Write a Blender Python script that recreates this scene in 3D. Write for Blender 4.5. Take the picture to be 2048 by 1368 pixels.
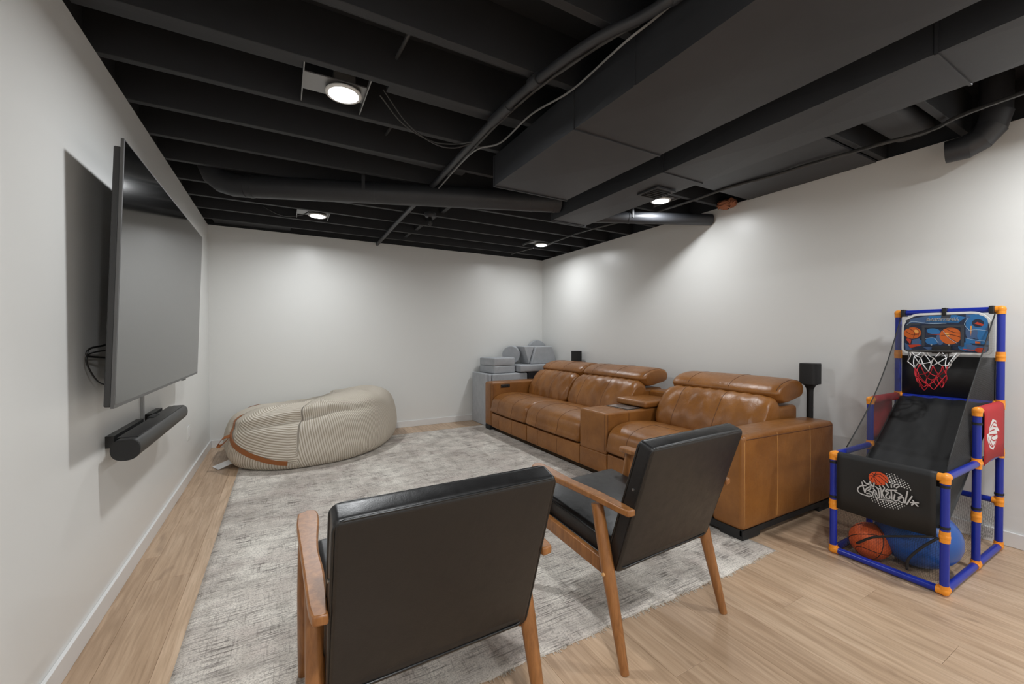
import bpy, bmesh, math, random
from math import sin, cos, pi, radians
from mathutils import Vector, Matrix
from mathutils.bvhtree import BVHTree
random.seed(7)
for _o in list(bpy.data.objects): bpy.data.objects.remove(_o)
SC = bpy.context.scene
COL = SC.collection

# ------------------------------------------------------------------ camera
camd = bpy.data.cameras.new('camera'); cam = bpy.data.objects.new('camera', camd); COL.objects.link(cam)
F_PX, YAW, PITCH, ROLL, CAM_H = 824.63, 0.510154, -0.010706, -0.001234, 1.18607
camd.sensor_width = 36.0; camd.lens = 36.0 * F_PX / 2048.0; camd.clip_start = 0.02
_f = Vector((sin(YAW)*cos(PITCH), cos(YAW)*cos(PITCH), sin(PITCH)))
_r = Vector((cos(YAW), -sin(YAW), 0)); _u = _r.cross(_f)
_r2 = _r*cos(ROLL) + _u*sin(ROLL); _u2 = -_r*sin(ROLL) + _u*cos(ROLL)
_m = Matrix((_r2, _u2, -_f)).transposed().to_4x4(); _m.translation = Vector((0, 0, CAM_H))
cam.matrix_world = _m
SC.camera = cam

# ------------------------------------------------------------------ world, exposure
w = bpy.data.worlds.new('world'); SC.world = w; w.use_nodes = True
w.node_tree.nodes['Background'].inputs[0].default_value = (0.9, 0.95, 1.0, 1)
w.node_tree.nodes['Background'].inputs[1].default_value = 0.02
SC.view_settings.view_transform = 'Standard'; SC.view_settings.look = 'None'
SC.view_settings.gamma = 1.0; SC.view_settings.use_curve_mapping = False
SC.view_settings.exposure = 0.0
LAMP_LENS = 16.0             # radiance of each round LED lens seen directly
LAMP_WATTS = 20.0            # light each fitting throws into the room
# visible LED downlights, then added unseen fill lamps: (x, y, output factor, label)
LAMPS = [(0.28, 2.225, 0.95, 'largest-looking round LED downlight, between joists left of the water pipe'),
         (0.325, 4.56, 0.78, 'round white LED downlight between joists above the beanbag'),
         (2.965, 2.575, 0.52, 'round white LED downlight beside the long lower duct'),
         (3.0, 4.565, 0.55, 'round white LED downlight in the far corner above the foam blocks'),
         (0.28, -0.11, 1.2, 'added unseen LED fill lamp directly above the viewpoint'),  # from here down: lamps out of view, added to brighten the room's front
         (2.97, 0.12, 1.05, 'added unseen LED fill lamp above the floor beside the arcade game'),
         (0.28, -2.1, 1.7, 'added unseen LED fill lamp behind the viewpoint on the television side'),
         (2.97, -2.1, 1.7, 'added unseen LED fill lamp behind the viewpoint on the sofa side')]

# ------------------------------------------------------------------ room dimensions
XL, XR, YB, YF, H = -0.679, 3.599, 5.453, -2.6, 2.40
HS = 2.64

# ------------------------------------------------------------------ materials
def srgb(r, g, b):
    def c(v):
        v /= 255.0
        return v/12.92 if v <= 0.04045 else ((v+0.055)/1.055)**2.4
    return (c(r), c(g), c(b), 1)
def new_mat(name, col, rough=0.5, metal=0.0, spec=0.5):
    m = bpy.data.materials.new(name); m.use_nodes = True
    b = m.node_tree.nodes['Principled BSDF']
    b.inputs['Base Color'].default_value = col; b.inputs['Roughness'].default_value = rough
    b.inputs['Metallic'].default_value = metal; b.inputs['Specular IOR Level'].default_value = spec
    return m
class NT:
    def __init__(s, m): s.t = m.node_tree; s.b = s.t.nodes['Principled BSDF']
    def n(s, typ, **k):
        nd = s.t.nodes.new(typ)
        for a, v in k.items(): setattr(nd, a, v)
        return nd
    def l(s, a, b): s.t.links.new(a, b)
    def coord(s, kind='Object', scale=(1, 1, 1), loc=(0, 0, 0), rot=(0, 0, 0)):
        if kind == 'Position': o = s.n('ShaderNodeNewGeometry').outputs['Position']
        else: o = s.n('ShaderNodeTexCoord').outputs[kind]
        mp = s.n('ShaderNodeMapping'); mp.inputs['Scale'].default_value = scale
        mp.inputs['Location'].default_value = loc; mp.inputs['Rotation'].default_value = rot
        s.l(o, mp.inputs['Vector']); return mp.outputs[0]
    def noise(s, vec, scale, detail=4, rough=0.55, dist=0.0):
        t = s.n('ShaderNodeTexNoise'); t.inputs['Scale'].default_value = scale; t.inputs['Detail'].default_value = detail
        t.inputs['Roughness'].default_value = rough; t.inputs['Distortion'].default_value = dist
        s.l(vec, t.inputs['Vector']); return t.outputs['Fac']
    def ramp(s, fac, stops):
        r = s.n('ShaderNodeValToRGB'); e = r.color_ramp.elements
        while len(e) < len(stops): e.new(0.5)
        for i, (p, c) in enumerate(stops): e[i].position = p; e[i].color = c if len(c) == 4 else (c[0], c[1], c[2], 1)
        s.l(fac, r.inputs['Fac']); return r.outputs['Color']
    def mix(s, fac, a, b, mode='MIX'):
        x = s.n('ShaderNodeMix', data_type='RGBA', blend_type=mode)
        for sock, v in ((x.inputs[0], fac), (x.inputs[6], a), (x.inputs[7], b)):
            if isinstance(v, (int, float)): sock.default_value = v
            elif isinstance(v, tuple): sock.default_value = v
            else: s.l(v, sock)
        return x.outputs[2]
    def math(s, op, a, b=0.0):
        x = s.n('ShaderNodeMath', operation=op)
        for sock, v in ((x.inputs[0], a), (x.inputs[1], b)):
            if isinstance(v, (int, float)): sock.default_value = v
            else: s.l(v, sock)
        return x.outputs[0]
    def bump(s, h, strength=0.2, dist=0.002):
        b = s.n('ShaderNodeBump'); b.inputs['Strength'].default_value = strength; b.inputs['Distance'].default_value = dist
        s.l(h, b.inputs['Height']); s.l(b.outputs[0], s.b.inputs['Normal'])
    def color(s, c): s.l(c, s.b.inputs['Base Color'])
    def rough(s, c): s.l(c, s.b.inputs['Roughness'])
G = lambda v: (v, v, v, 1)

def m_wall():
    m = new_mat('wall_paint', (0.74, 0.74, 0.72, 1), 0.34, spec=0.45); t = NT(m); v = t.coord('Position')
    t.bump(t.noise(v, 220, 3), 0.12, 0.0006)
    n = t.noise(v, 1.3, 3); t.color(t.mix(n, (0.73, 0.73, 0.71, 1), (0.755, 0.755, 0.735, 1)))
    return m
WALL = m_wall()
TRIM = new_mat('trim_paint', (0.74, 0.735, 0.725, 1), 0.35)
def m_black(name, a, rough):
    m = new_mat(name, G(a), rough); t = NT(m); v = t.coord('Position')
    n = t.noise(v, 9, 5); t.color(t.mix(n, (a*0.77, a*0.81, a*0.92, 1), (a*1.13, a*1.2, a*1.36, 1))); t.bump(t.noise(v, 60, 4), 0.15, 0.001)
    return m
JOIST = m_black('black_painted_wood', 0.023, 0.62)
DUCT = m_black('black_painted_sheet_metal', 0.034, 0.5)
PIPE = m_black('black_painted_pipe', 0.034, 0.45)
SUBF = m_black('black_painted_subfloor', 0.014, 0.75)
CABLE = new_mat('dark_cable', G(0.05), 0.4)
CABLE_L = new_mat('grey_cable', G(0.22), 0.4)
GALV = new_mat('galvanised_metal', G(0.3), 0.4, 0.7)
FOAM_O = new_mat('orange_spray_foam', (0.42, 0.16, 0.08, 1), 0.8)

def m_plank():
    m = new_mat('oak_plank', (0.4, 0.28, 0.18, 1), 0.34, spec=0.45); t = NT(m)
    oi = t.n('ShaderNodeObjectInfo'); geo = t.n('ShaderNodeNewGeometry').outputs['Position']
    off = t.n('ShaderNodeVectorMath', operation='SCALE'); cb = t.n('ShaderNodeCombineXYZ')
    t.l(oi.outputs['Random'], cb.inputs[0]); t.l(oi.outputs['Random'], cb.inputs[1]); t.l(oi.outputs['Random'], cb.inputs[2])
    t.l(cb.outputs[0], off.inputs[0]); off.inputs['Scale'].default_value = 37.0
    add = t.n('ShaderNodeVectorMath', operation='ADD'); t.l(geo, add.inputs[0]); t.l(off.outputs[0], add.inputs[1])
    def mapped(sc):
        mp = t.n('ShaderNodeMapping'); mp.inputs['Scale'].default_value = sc; t.l(add.outputs[0], mp.inputs['Vector']); return mp.outputs[0]
    grain = t.noise(mapped((26, 1.1, 1)), 3.0, 6, 0.62, 0.6)
    cath = t.noise(mapped((7, 0.75, 1)), 2.2, 3, 0.5, 1.6)
    knot = t.noise(mapped((5, 1.6, 1)), 2.0, 2, 0.5, 0.5)
    base = t.ramp(cath, [(0.25, srgb(178, 151, 124)), (0.48, srgb(200, 172, 144)), (0.75, srgb(214, 188, 161))])
    c1 = t.mix(t.ramp(grain, [(0.36, G(1)), (0.56, G(0))]), base, srgb(164, 137, 111))
    c1 = t.mix(0.55, base, c1)
    c2 = t.mix(t.ramp(knot, [(0.66, G(0)), (0.82, G(0.75))]), c1, srgb(130, 104, 82))
    hue = t.ramp(oi.outputs['Random'], [(0.0, srgb(232, 228, 224)), (0.5, srgb(246, 244, 242)), (1.0, srgb(255, 255, 255))])
    t.color(t.mix(1.0, c2, hue, 'MULTIPLY'))
    t.bump(grain, 0.12, 0.0006)
    t.rough(t.ramp(grain, [(0.3, G(0.42)), (0.7, G(0.3))]))
    return m
PLANK = m_plank()

def m_rug():
    m = new_mat('distressed_rug', (0.5, 0.48, 0.45, 1), 0.95, spec=0.1); t = NT(m); v = t.coord('Position')
    big = t.noise(v, 2.1, 5, 0.65, 0.4)
    mid = t.noise(v, 6.5, 5, 0.7)
    lx = t.noise(t.coord('Position', (7, 130, 1)), 1.0, 4, 0.7)
    ly = t.noise(t.coord('Position', (120, 8, 1)), 1.0, 4, 0.7)
    grid = t.noise(t.coord('Position', (2.2, 9, 1)), 1.0, 2, 0.5)
    gridy = t.noise(t.coord('Position', (10, 2.0, 1), (3, 5, 0)), 1.0, 2, 0.5)
    pink = t.noise(t.coord('Position', (1, 1, 1), (9, 4, 0)), 3.0, 4, 0.6)
    c = t.mix(t.ramp(big, [(0.36, G(0)), (0.62, G(1))]), srgb(236, 230, 220), srgb(203, 194, 185))
    c = t.mix(t.ramp(pink, [(0.5, G(0)), (0.72, G(0.6))]), c, srgb(178, 161, 155))
    c = t.mix(t.ramp(grid, [(0.52, G(0)), (0.72, G(0.55))]), c, srgb(165, 158, 150))
    c = t.mix(t.ramp(gridy, [(0.54, G(0)), (0.74, G(0.5))]), c, srgb(160, 152, 142))
    mask = t.ramp(mid, [(0.40, G(0.08)), (0.62, G(1))])
    s1 = t.math('MULTIPLY', t.ramp(lx, [(0.49, G(0)), (0.58, G(1))]), mask)
    s2 = t.math('MULTIPLY', t.ramp(ly, [(0.54, G(0)), (0.66, G(0.8))]), mask)
    c = t.mix(t.math('MULTIPLY', s1, 0.95), c, srgb(96, 90, 86))
    c = t.mix(t.math('MULTIPLY', s2, 0.95), c, srgb(100, 92, 86))
    fine = t.noise(v, 160, 3, 0.7)
    c = t.mix(t.ramp(fine, [(0.46, G(0)), (0.68, G(0.75))]), c, srgb(136, 130, 124))
    t.color(c); t.bump(t.mix(0.5, lx, fine), 0.5, 0.003)
    return m
RUG = m_rug()
FRINGE = new_mat('rug_fringe', srgb(205, 198, 186), 0.95, spec=0.1)

def m_leather(name, dark, lite, rough, scale=1.0, wr=0.28):
    m = new_mat(name, lite, rough); t = NT(m); v = t.coord('Position')
    a = t.noise(v, 3.2*scale, 5, 0.6); b = t.noise(v, 26, 4, 0.6)
    c = t.mix(t.ramp(a, [(0.3, G(0)), (0.7, G(1))]), dark, lite)
    c = t.mix(t.ramp(b, [(0.45, G(0)), (0.75, G(0.35))]), c, dark)
    t.color(c)
    vo = t.n('ShaderNodeTexVoronoi'); vo.inputs['Scale'].default_value = 320; t.l(v, vo.inputs['Vector'])
    wri = t.noise(t.coord('Position', (1, 1, 0.45)), 17, 4, 0.6, 0.9)
    h = t.math('ADD', t.math('MULTIPLY', vo.outputs['Distance'], 0.10), t.math('MULTIPLY', wri, 1.0))
    t.bump(h, wr, 0.008)
    t.rough(t.ramp(b, [(0.3, G(rough-0.05)), (0.8, G(rough+0.1))]))
    return m
TAN = m_leather('caramel_leather', srgb(116, 71, 28), srgb(154, 101, 48), 0.33)
TAN_S = new_mat('leather_seam', srgb(92, 54, 26), 0.6)
TAN_L = new_mat('leather_stitching', srgb(190, 140, 80), 0.6)
VINYL = m_leather('black_vinyl', (0.0074, 0.0070, 0.0070, 1), (0.0108, 0.0101, 0.0100, 1), 0.36, wr=0.1)
VINYL_S = new_mat('black_piping', G(0.006), 0.35)
def m_wood():
    m = new_mat('walnut_stained_wood', srgb(150, 92, 45), 0.33); t = NT(m)
    v = t.coord('Object', (14, 14, 1.6)); g = t.noise(v, 4, 5, 0.6, 0.5)
    t.color(t.ramp(g, [(0.3, srgb(120, 76, 38)), (0.55, srgb(148, 98, 54)), (0.8, srgb(168, 116, 68))]))
    t.bump(g, 0.05, 0.0008); return m
WOOD = m_wood()
WOODPLUG = new_mat('pale_wood_plug', srgb(205, 160, 105), 0.5)
BLACKPL = new_mat('black_plastic', G(0.012), 0.4)
BLACKMT = new_mat('black_matte_plastic', G(0.01), 0.65)
CHROME = new_mat('steel', G(0.6), 0.3, 1.0)
TVB = new_mat('tv_bezel', G(0.11), 0.4, 0.2)
TVS = new_mat('tv_screen', G(0.004), 0.09); TVS.node_tree.nodes['Principled BSDF'].inputs['IOR'].default_value = 3.4
TVR = new_mat('tv_rear_plastic', G(0.03), 0.5)
SBAR = new_mat('soundbar_grille', G(0.022), 0.42, 0.2)
WHITEPL = new_mat('white_plastic', (0.72, 0.72, 0.70, 1), 0.4)
RACEW = new_mat('grey_cord_cover', G(0.42), 0.45)
PAPER = new_mat('white_paper_tag', G(0.75), 0.7)
def m_cord():
    m = new_mat('beige_corduroy', srgb(196, 182, 160), 0.9, spec=0.15); t = NT(m)
    uv = t.n('ShaderNodeTexCoord').outputs['UV']; sp = t.n('ShaderNodeSeparateXYZ'); t.l(uv, sp.inputs[0])
    wv = t.math('SINE', t.math('MULTIPLY', sp.outputs[0], 2*pi/0.021))
    pv = t.coord('Position'); n = t.noise(pv, 4, 4)
    lite = t.mix(n, srgb(212, 203, 189), srgb(224, 216, 204))
    k = t.math('MULTIPLY', t.math('ADD', wv, 1.0), 0.5)
    t.color(t.mix(t.ramp(k, [(0.0, G(0)), (0.6, G(1))]), srgb(172, 160, 142), lite))
    t.bump(k, 0.8, 0.006); return m
CORD = m_cord()
STRAP = new_mat('tan_leather_strap', srgb(150, 90, 45), 0.55)
def m_foam():
    m = new_mat('grey_microsuede', srgb(150, 152, 155), 0.95, spec=0.1); t = NT(m); v = t.coord('Position')
    n = t.noise(v, 11, 5, 0.65); t.color(t.mix(n, srgb(150, 153, 157), srgb(186, 188, 191))); t.bump(t.noise(v, 90, 3), 0.2, 0.002); return m
FOAM = m_foam()
FOAM_D = new_mat('charcoal_fabric', srgb(52, 52, 55), 0.9)
BLUE = new_mat('blue_plastic_tube', srgb(24, 44, 150), 0.3)
ORAN = new_mat('orange_plastic_joint', srgb(240, 150, 40), 0.4)
BFAB = new_mat('black_nylon_fabric', G(0.011), 0.6)
RFAB = new_mat('red_nylon_fabric', srgb(176, 34, 40), 0.7)
PRINTW = new_mat('white_print', G(0.72), 0.7)
PRINTG = new_mat('pale_grey_print', G(0.52), 0.7)
PRINTO = new_mat('orange_red_print', srgb(214, 80, 34), 0.6)
PRINTK = new_mat('black_print', G(0.008), 0.5)
PR_NAVY = new_mat('navy_print', srgb(34, 44, 66), 0.3)
PR_BLUE = new_mat('blue_print', srgb(44, 112, 170), 0.3)
PR_STEEL = new_mat('slate_blue_print', srgb(70, 96, 136), 0.3)
PR_OR = new_mat('orange_print', srgb(205, 98, 34), 0.3)
PR_ORL = new_mat('light_orange_print', srgb(238, 164, 80), 0.3)
PR_RED = new_mat('red_print', srgb(190, 62, 36), 0.3)
PR_SKY = new_mat('sky_line_print', srgb(196, 222, 238), 0.3)
PR_GREY = new_mat('charcoal_print', srgb(58, 62, 70), 0.35)
NETW = new_mat('white_net_cord', G(0.8), 0.7)
NETR = new_mat('red_net_cord', srgb(190, 24, 40), 0.7)
def m_mesh(name, dens, scale, alb):
    m = new_mat(name, G(alb), 0.8); t = NT(m)
    out = [n for n in t.t.nodes if n.type == 'OUTPUT_MATERIAL'][0]
    tr = t.n('ShaderNodeBsdfTransparent'); mx = t.n('ShaderNodeMixShader')
    v = t.coord('UV', (scale, scale, scale)); sp = t.n('ShaderNodeSeparateXYZ'); t.l(v, sp.inputs[0])
    a = t.math('ABSOLUTE', t.math('SINE', sp.outputs[0])); b = t.math('ABSOLUTE', t.math('SINE', sp.outputs[1]))
    mn = t.math('MINIMUM', a, b); hole = t.math('GREATER_THAN', mn, dens)
    t.l(hole, mx.inputs[0]); t.l(t.b.outputs[0], mx.inputs[1]); t.l(tr.outputs[0], mx.inputs[2]); t.l(mx.outputs[0], out.inputs['Surface'])
    return m
NETF = m_mesh('fine_black_mesh', 0.36, 900.0, 0.07)
NETC = m_mesh('black_storage_mesh', 0.17, 420.0, 0.012)
def m_bball():
    m = new_mat('basketball_rubber', srgb(204, 88, 38), 0.55); t = NT(m); v = t.coord('Object')
    vo = t.n('ShaderNodeTexVoronoi'); vo.inputs['Scale'].default_value = 260; t.l(v, vo.inputs['Vector']); t.bump(vo.outputs['Distance'], 0.4, 0.001); return m
BBALL = m_bball()
BLUEB = new_mat('blue_vinyl_ball', srgb(32, 84, 160), 0.28)
def m_emit():
    m = bpy.data.materials.new('led_lens'); m.use_nodes = True; nt = m.node_tree; nt.nodes.clear()
    e = nt.nodes.new('ShaderNodeEmission'); o = nt.nodes.new('ShaderNodeOutputMaterial'); nt.links.new(e.outputs[0], o.inputs[0])
    e.inputs[0].default_value = (0.965, 0.985, 1.0, 1); e.inputs[1].default_value = LAMP_LENS; return m
EMIT = m_emit()

# ------------------------------------------------------------------ mesh helpers
OFF = {}
class MB:
    def __init__(s): s.v = []; s.f = []; s.mi = []; s.uv = None
    def add(s, v, f, mi=0):
        b = len(s.v); s.v += [tuple(p) for p in v]; s.f += [tuple(i+b for i in q) for q in f]; s.mi += [mi]*len(f); return s
    def box(s, x0, x1, y0, y1, z0, z1, mi=0, ch=0.0):
        if ch <= 0:
            v = [(x0,y0,z0),(x1,y0,z0),(x1,y1,z0),(x0,y1,z0),(x0,y0,z1),(x1,y0,z1),(x1,y1,z1),(x0,y1,z1)]
            return s.add(v, [(0,3,2,1),(4,5,6,7),(0,1,5,4),(1,2,6,5),(2,3,7,6),(3,0,4,7)], mi)
        v, f = rbox(((x0+x1)/2,(y0+y1)/2,(z0+z1)/2), ((x1-x0)/2,(y1-y0)/2,(z1-z0)/2), ch, k=2, n=1)
        return s.add(v, f, mi)
    def tube(s, pts, r, seg=8, closed=False, mi=0, cap=True):
        pts = [Vector(p) for p in pts]; n = len(pts)
        rr = r if isinstance(r, (list, tuple)) else [r]*n
        rings = []; ref = None
        for i in range(n):
            a = pts[(i-1) % n] if (closed or i > 0) else pts[i]; b = pts[(i+1) % n] if (closed or i < n-1) else pts[i]
            t = (b-a); t = t.normalized() if t.length > 1e-9 else Vector((0,0,1))
            if ref is None: ref = t.orthogonal().normalized()
            ref = (ref - t*ref.dot(t)); ref = ref.normalized() if ref.length > 1e-6 else t.orthogonal().normalized()
            bi = t.cross(ref)
            rings.append([pts[i] + (ref*cos(2*pi*j/seg) + bi*sin(2*pi*j/seg))*rr[i] for j in range(seg)])
        v = [p for ring in rings for p in ring]; f = []
        m = n if closed else n-1
        for i in range(m):
            for j in range(seg):
                a = i*seg+j; b = i*seg+(j+1) % seg; c = ((i+1) % n)*seg+(j+1) % seg; d = ((i+1) % n)*seg+j
                f.append((a, b, c, d))
        if cap and not closed: f.append(tuple(reversed(range(seg)))); f.append(tuple(range((n-1)*seg, n*seg)))
        return s.add(v, f, mi)
    def lathe(s, c, prof, seg=24, axis='z', mi=0):
        v = []; f = []; n = len(prof)
        for (r, h) in prof:
            for j in range(seg):
                a = 2*pi*j/seg; p = (r*cos(a), r*sin(a), h)
                if axis == 'x': p = (p[2], p[0], p[1])
                elif axis == 'y': p = (p[0], p[2], p[1])
                v.append((c[0]+p[0], c[1]+p[1], c[2]+p[2]))
        for i in range(n-1):
            for j in range(seg):
                f.append((i*seg+j, i*seg+(j+1) % seg, (i+1)*seg+(j+1) % seg, (i+1)*seg+j))
        f.append(tuple(reversed(range(seg)))); f.append(tuple(range((n-1)*seg, n*seg)))
        return s.add(v, f, mi)
    def prism(s, poly, axis, a0, a1, mi=0):
        n = len(poly); v = []
        for a in (a0, a1):
            for (p, q) in poly:
                v.append({'x': (a, p, q), 'y': (p, a, q), 'z': (p, q, a)}[axis])
        f = [tuple(range(n)), tuple(range(2*n-1, n-1, -1))] + [(i, n+i, n+(i+1) % n, (i+1) % n) for i in range(n)]
        return s.add(v, f, mi)
    def obj(s, name, mats, parent=None, smooth=False, sub=0, bevel=0.0, angle=None, recalc=True):
        me = bpy.data.meshes.new(name); L = OFF.get(parent, Vector((0,0,0))) if parent else Vector((0,0,0))
        me.from_pydata([(p[0]-L.x, p[1]-L.y, p[2]-L.z) for p in s.v], [], s.f)
        if not isinstance(mats, (list, tuple)): mats = [mats]
        for m in mats: me.materials.append(m)
        me.polygons.foreach_set('material_index', s.mi)
        if s.uv:
            ul = me.uv_layers.new(name='UVMap')
            for lp in me.loops: ul.data[lp.index].uv = s.uv[lp.vertex_index]
        if recalc:
            bm = bmesh.new(); bm.from_mesh(me); bmesh.ops.recalc_face_normals(bm, faces=bm.faces); bm.to_mesh(me); bm.free()
        if smooth: me.polygons.foreach_set('use_smooth', [True]*len(me.polygons))
        me.update()
        o = bpy.data.objects.new(name, me); COL.objects.link(o)
        if parent: o.parent = parent; OFF[o] = L
        if bevel: b = o.modifiers.new('bevel', 'BEVEL'); b.width = bevel; b.segments = 3; b.limit_method = 'ANGLE'; b.angle_limit = radians(35)
        if sub: q = o.modifiers.new('subdiv', 'SUBSURF'); q.levels = sub; q.render_levels = sub
        if angle is not None:
            me.polygons.foreach_set('use_smooth', [True]*len(me.polygons)); me.set_sharp_from_angle(angle=radians(angle))
        return o
def rbox(c, h, r, k=4, n=6, bulge=(0, 0, 0)):
    r = min(r, min(h)*0.999)
    def samples(hh):
        inner = hh - r; o = []
        for i in range(k): o.append(-inner - r*math.tan((1-i/k)*pi/4))
        for i in range(n+1): o.append(-inner + 2*inner*i/n)
        for i in range(1, k+1): o.append(inner + r*math.tan(i/k*pi/4))
        return o
    S = [samples(x) for x in h]; idx = {}; V = []; Fc = []
    def vert(p):
        key = tuple(round(x, 5) for x in p)
        if key in idx: return idx[key]
        q = [max(-(h[a]-r), min(h[a]-r, p[a])) for a in range(3)]; d = Vector([p[a]-q[a] for a in range(3)])
        d = d.normalized()*r if d.length > 1e-9 else d
        pos = [q[a]+d[a] for a in range(3)]; u = [pos[a]/h[a] for a in range(3)]; out = list(pos)
        for a in range(3):
            if bulge[a]:
                b, e = [x for x in range(3) if x != a]
                out[a] += bulge[a]*u[a]*(1-min(1, u[b]*u[b]))*(1-min(1, u[e]*u[e]))
        idx[key] = len(V); V.append((c[0]+out[0], c[1]+out[1], c[2]+out[2])); return idx[key]
    for a in range(3):
        b, e = [x for x in range(3) if x != a]
        for sg in (-1, 1):
            for i in range(len(S[b])-1):
                for j in range(len(S[e])-1):
                    q = []
                    for (di, dj) in ((0,0),(1,0),(1,1),(0,1)):
                        p = [0,0,0]; p[a] = sg*h[a]; p[b] = S[b][i+di]; p[e] = S[e][j+dj]; q.append(vert(p))
                    if len(set(q)) == 4: Fc.append(tuple(q))
    return V, Fc
def cr(pts, n=6, closed=False):
    P = [Vector(p) for p in pts]; N = len(P); out = []
    for i in range(N if closed else N-1):
        p0 = P[(i-1) % N] if (closed or i > 0) else P[0]*2-P[1]; p1 = P[i]; p2 = P[(i+1) % N]; p3 = P[(i+2) % N] if (closed or i+2 < N) else P[-1]*2-P[-2]
        for j in range(n):
            t = j/n; out.append(0.5*((2*p1)+(p2-p0)*t+(2*p0-5*p1+4*p2-p3)*t*t+(-p0+3*p1-3*p2+p3)*t**3))
    if not closed: out.append(P[-1])
    return out
def loft_y(prof, y0, y1, end=0.06, n=16, m=5, crown=0.0, endscale=0.35, wob=None):
    """closed XZ profile swept along Y, pillow-rounded towards both ends"""
    P = cr([(x, 0, z) for x, z in prof], m, True); cx = sum(p.x for p in P)/len(P); cz = sum(p.z for p in P)/len(P)
    ys = []; k = 6
    for i in range(k): ys.append(y0 + end*(1-cos(i/k*pi/2)))
    for i in range(n+1): ys.append(y0+end + (y1-y0-2*end)*i/n)
    for i in range(1, k+1): ys.append(y1-end + end*sin(i/k*pi/2))
    v = []; f = []; N = len(P)
    for y in ys:
        d = min(y-y0, y1-y); s = 1.0
        if d < end: t = 1-d/end; s = endscale + (1-endscale)*math.sqrt(max(0, 1-t*t))
        u = (y-(y0+y1)/2)/((y1-y0)/2); cw = 1+crown*(1-u*u)
        for q, p in enumerate(P):
            x = cx+(p.x-cx)*s*cw; z = cz+(p.z-cz)*s*cw
            if wob: dx, dz = wob(q/N, u); x += dx; z += dz
            v.append((x, y, z))
    for i in range(len(ys)-1):
        for j in range(N): f.append((i*N+j, i*N+(j+1) % N, (i+1)*N+(j+1) % N, (i+1)*N+j))
    f.append(tuple(range(N))); f.append(tuple(reversed(range((len(ys)-1)*N, len(ys)*N))))
    return v, f
def bvh_of(v, f): return BVHTree.FromPolygons([Vector(p) for p in v], f, all_triangles=False)
def project(bvh, pts, d, lift=0.0005):
    out = []; d = Vector(d).normalized()
    for p in pts:
        h = bvh.ray_cast(Vector(p), d)
        if h[0] is not None: out.append(h[0]-d*lift)
    return out
def lerp(a, b, t): return a+(b-a)*t
def line(a, b, n=14): return [tuple(lerp(a[i], b[i], k/n) for i in range(3)) for k in range(n+1)]
def tag(o, label=None, cat=None, group=None, kind=None):
    if label: o['label'] = label
    if cat: o['category'] = cat
    if group: o['group'] = group
    if kind: o['kind'] = kind
    return o
def thing(name, loc, label, cat, group=None, rz=0.0):
    o = bpy.data.objects.new(name, None); COL.objects.link(o); o.location = loc; o.rotation_euler = (0, 0, rz); o.empty_display_size = 0.1
    OFF[o] = Vector(loc); tag(o, label, cat, group); return o
def struct(o): o['kind'] = 'structure'; return o

# ================================================================== STRUCTURE
fl = struct(MB().box(XL, XR, YF, YB, -0.10, -0.006).obj('floor', SUBF))
tag(fl, 'light oak plank flooring laid lengthwise along the room')
PW, PL = 0.1778, 1.2192
def plank_mesh():
    b = MB(); h, l, c, t = PW/2-0.0003, PL/2-0.0004, 0.0009, 0.006
    v = []
    for (dx, z) in ((0, -t), (0, -c), (c, 0)):
        v += [(-h+dx, -l+dx, z), (h-dx, -l+dx, z), (h-dx, l-dx, z), (-h+dx, l-dx, z)]
    f = [(0,3,2,1), (8,9,10,11)] + [(r*4+i, r*4+(i+1) % 4, (r+1)*4+(i+1) % 4, (r+1)*4+i) for r in (0, 1) for i in range(4)]
    b.add(v, f); return b.obj('plank', PLANK, fl)
pk = plank_mesh(); first_plank = True
def place_plank(x0, x1, y0, y1):
    global first_plank
    if first_plank: o = pk; first_plank = False
    else: o = pk.copy(); COL.objects.link(o); o.parent = fl
    o.location = ((x0+x1)/2, (y0+y1)/2, 0); o.scale = ((x1-x0)/PW, (y1-y0)/PL, 1)
rp = random.Random(11); col_i = 0; x = -0.583-PW
while x < XR-0.002:
    x0, x1 = max(x, XL), min(x+PW, XR)
    if abs(x+0.583+PW) < 0.01: s0 = 2.882
    elif abs(x+0.583) < 0.01: s0 = 2.60
    elif abs(x-2.084) < 0.02: s0 = 0.534
    else: s0 = rp.uniform(0, PL)
    y = s0 - PL*math.ceil((s0-YF)/PL)
    while y < YB-0.002:
        a, b_ = max(y, YF), min(y+PL, YB)
        if b_-a > 0.03 and x1-x0 > 0.004: place_plank(x0, x1, a, b_)
        y += PL
    x += PW; col_i += 1
struct(tag(MB().box(XL-0.12, XL, YF-0.12, YB+0.12, -0.1, H).obj('wall_left', WALL), 'white painted wall carrying the television'))
struct(tag(MB().box(XL, XR, YB, YB+0.12, -0.1, H).obj('wall_back', WALL), 'white painted far wall behind the beanbag'))
struct(tag(MB().box(XR, XR+0.12, YF-0.12, YB+0.12, -0.1, H).obj('wall_right', WALL), 'white painted wall behind the sofa and arcade game'))
struct(tag(MB().box(XL, XR, YF-0.12, YF, -0.1, H).obj('wall_front', WALL), 'white painted wall behind the viewpoint'))
BT, BH = 0.014, 0.082
struct(MB().box(XL, XL+BT, YF, YB, 0, BH).obj('baseboard_left', TRIM, bevel=0.003))
struct(MB().box(XL+BT, XR-BT, YB-BT, YB, 0, BH).obj('baseboard_back', TRIM, bevel=0.003))
struct(MB().box(XR-BT, XR, YF, YB, 0, BH).obj('baseboard_right', TRIM, bevel=0.003))
struct(MB().box(XL+BT, XR-BT, YF, YF+BT, 0, BH).obj('baseboard_front', TRIM, bevel=0.003))
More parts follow.
